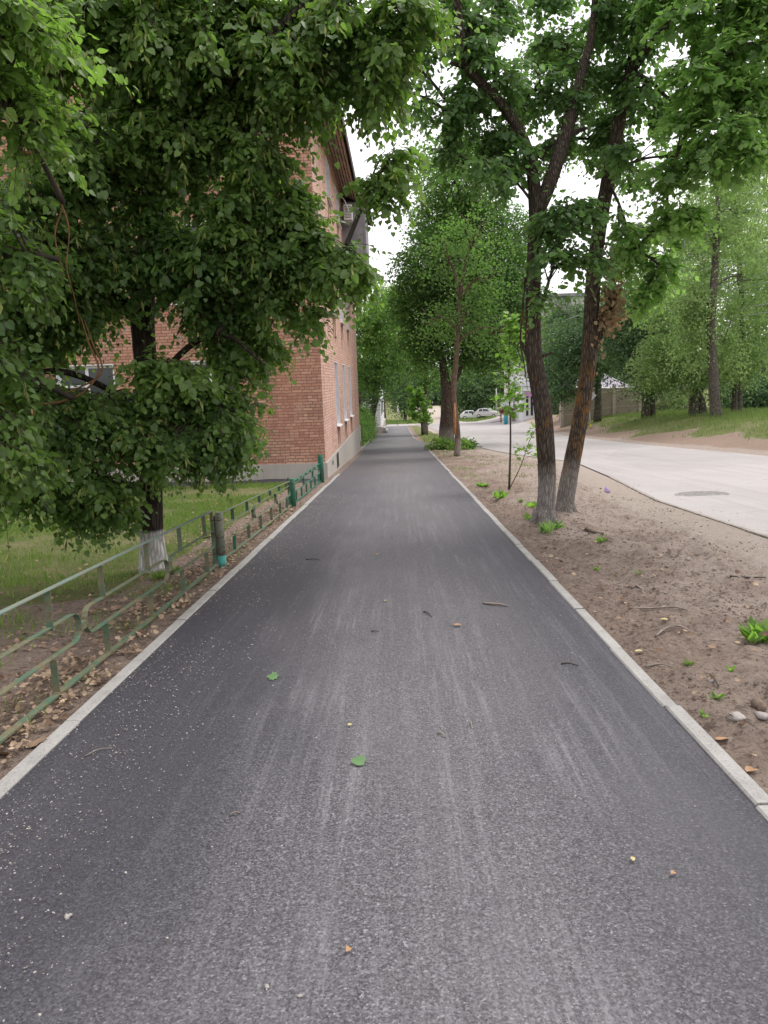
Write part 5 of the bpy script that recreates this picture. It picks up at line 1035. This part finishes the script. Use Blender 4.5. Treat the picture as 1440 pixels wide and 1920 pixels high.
twig([(1185, 1104), (1192, 1101), (1203, 1107)], .012, 'short stub of pale wood on the soil beyond the long root', M_TW2, 'g', .01)
twig([(1210, 1253), (1238, 1250), (1262, 1254)], .006, 'thin stick beside an orange leaf on the soil', M_TW2, 'g', .01)
twig([(1370, 1083), (1400, 1086), (1436, 1085)], .010, 'long brown stick at the right edge of the bare soil', M_TWIG, 'g', .01)
twig([(1332, 1268), (1340, 1280), (1347, 1291)], .006, 'short dark stick pointing down beside a small stone', M_TWIG, 'g', .01)
twig([(1098, 993), (1112, 1000), (1130, 1004)], .030, 'charred stub of root beside the twin trunks', M_CLOD, 'g', .015)
for px, py, r, lab in ((128, 1721, .013, 'round pale pebble on the path at the lower left'), (1382, 1349, .035, 'pale flat stone on the soil near the right edge'), (1428, 1347, .03, 'grey stone touching the right edge on the soil'), (1334, 1277, .02, 'small grey white stone beside the dark stick'), (1370, 1346, .02, 'small stone just left of the pale flat stone'), (1424, 1330, .05, 'dark clod of soil at the right edge'), (1290, 1050, .02, 'small stone far out on the bare soil'), (500, 1852, .008, 'tiny pale grain at the bottom of the path'), (562, 1870, .007, 'smallest pale grain at the bottom edge of the path')):
    p = gp(px, py, 'p' if px < 1000 else 'g'); v, f = rock((p[0], p[1], p[2]+r*.3), r); mb = MB(); mb.add(v, f, True); tag(mb.build('stone' if 'clod' not in lab else 'soil_clod', M_CLOD if 'clod' in lab else M_STONE, org=p), lab, 'stone' if 'clod' not in lab else 'clod')
p = gp(1137, 925, 'g'); v, f = rock((p[0], p[1], p[2]+.05), .05, 1.1); mb = MB(); mb.add(v, f); v, f = rock((p[0]+.04, p[1], p[2]+.03), .035, .8); mb.add(v, f); tag(mb.build('crumpled_wrapper', plain('lilac_plastic', (.42, .30, .55), .4), org=p), 'small crumpled lilac wrapper on the sandy road edge', 'litter')
# weeds
def weed(px, py, n, ln, wd, mat, label, spread=.5, T=T_BRACT, on='g', yoff=0):
    ln *= .8
    p = np.array(gp(px, py, on)); t = thing('weed', label, 'weed', p, 'weeds on the bare verge'); a = rng.random(n)*6.28; e = .35+.9*rng.random(n)
    ax = np.stack([np.cos(a)*spread, np.sin(a)*spread, e], 1); pos = p+np.stack([rng.normal(size=n)*ln*.25, rng.normal(size=n)*ln*.25, -.005+0*a], 1)
    T2 = (T[0]*np.array((wd, 1, 1)), T[1], T[2]) if T is T_BRACT else T
    leaves('foliage', T2, pos, ax, np.stack([-np.cos(a), -np.sin(a), .8+0*a], 1)+rng.normal(size=(n, 3))*.3, ln*(.5+.6*rng.random(n)), mat, t, rng.random(n)); mb = MB()
    q = pos[0]; mb.tube([q, q+ax[0]*ln*.3], .002, 4)
    mb.build('stem', M_YOUNG, t)
weed(1425, 1200, 70, .20, 1.5, M_YOUNG, 'big bright green tuft of broad blades at the right edge', .7)
weed(1128, 1016, 22, .13, 1.5, M_YOUNG, 'small bright green weed in front of the charred root', .6)
weed(1120, 1069, 14, .09, 1.2, M_YOUNG, 'little pale green weed on the soil left of the long root', .6)
weed(1196, 1075, 10, .07, 1.2, M_YOUNG, 'faint sprig of green in the middle of the soil', .7)
weed(1341, 1310, 18, .07, 1.5, M_YOUNG, 'small green weed above the stones', .8)
weed(1321, 1342, 16, .05, 1.5, M_YOUNG, 'tiny green weed left of the pale flat stone', .8)
weed(1290, 1246, 26, .06, 1.3, M_GRASS, 'dull green patch of weed beside the thin stick', 1.0)
weed(1369, 1258, 8, .06, 2.2, M_YOUNG, 'single yellow green sprout near the short dark stick', .4)
weed(905, 912, 60, .20, 1.6, M_YOUNG, 'spreading bright green weed by the kerb before the slender young maple', 1.1)
weed(935, 935, 30, .24, 1.3, M_YOUNG, 'upright bright green grassy tuft left of the twin trunks', .45)
weed(996, 950, 9, .16, 3.5, M_YOUNG, 'yellow green broad leaves just left of the twin trunks', .8, T_LIND)
weed(995, 975, 5, .16, 3.5, M_YOUNG, 'yellow green leaf pair low beside the twin trunks', .8, T_LIND)
weed(1024, 1000, 18, .22, 1.3, M_MAPL, 'dark green weed growing against the front of the twin trunks', .3)
weed(1040, 992, 26, .20, 1.3, M_MAPL, 'low dark green weed at the foot between the twin trunks', .9)
weed(975, 940, 14, .10, 2., M_YOUNG, 'small pale weed behind the grassy tuft', .9)
weed(300, 1085, 46, .16, 1.4, M_GRASS, 'green weeds round the whitewashed foot of the linden', .8)
weed(330, 1075, 40, .14, 1.4, M_GRASS, 'green weeds right of the whitewashed trunk under the fence', .8)
weed(505, 985, 30, .10, 1.4, M_GRASS, 'tiny weeds under the middle fence panel', .8)
for px, py, Y, lab, w_, n in ((828, 846, 35.5, 'low leafy plants left of the slim bent tree', .6, 14), (862, 848, 34.5, 'low leafy plants right of the slim bent tree', .35, 8), (880, 842, 35., 'sprawling dark leafy weed at the right of the slim bent tree', .35, 5)):
    q = A(px, py, Y); t = thing('leafy_plant', lab, 'plant', gb_(q[0], Y)); far_crown(t, [((q[0], Y, g1(q[0], Y)+.28), (w_, .4, .26), n, .7 if 'dark' not in lab else .35)], M_MID if 'dark' in lab else M_YOUNG, .12, cl=.18)
    mb = MB()
    for k in range(5): mb.tube([(q[0], Y, g1(q[0], Y)-.02), (q[0]+(k-2)*w_*.4, Y, g1(q[0], Y)+.4)], [.012, .006], 4)
    mb.build('stem', M_TWIG, t)
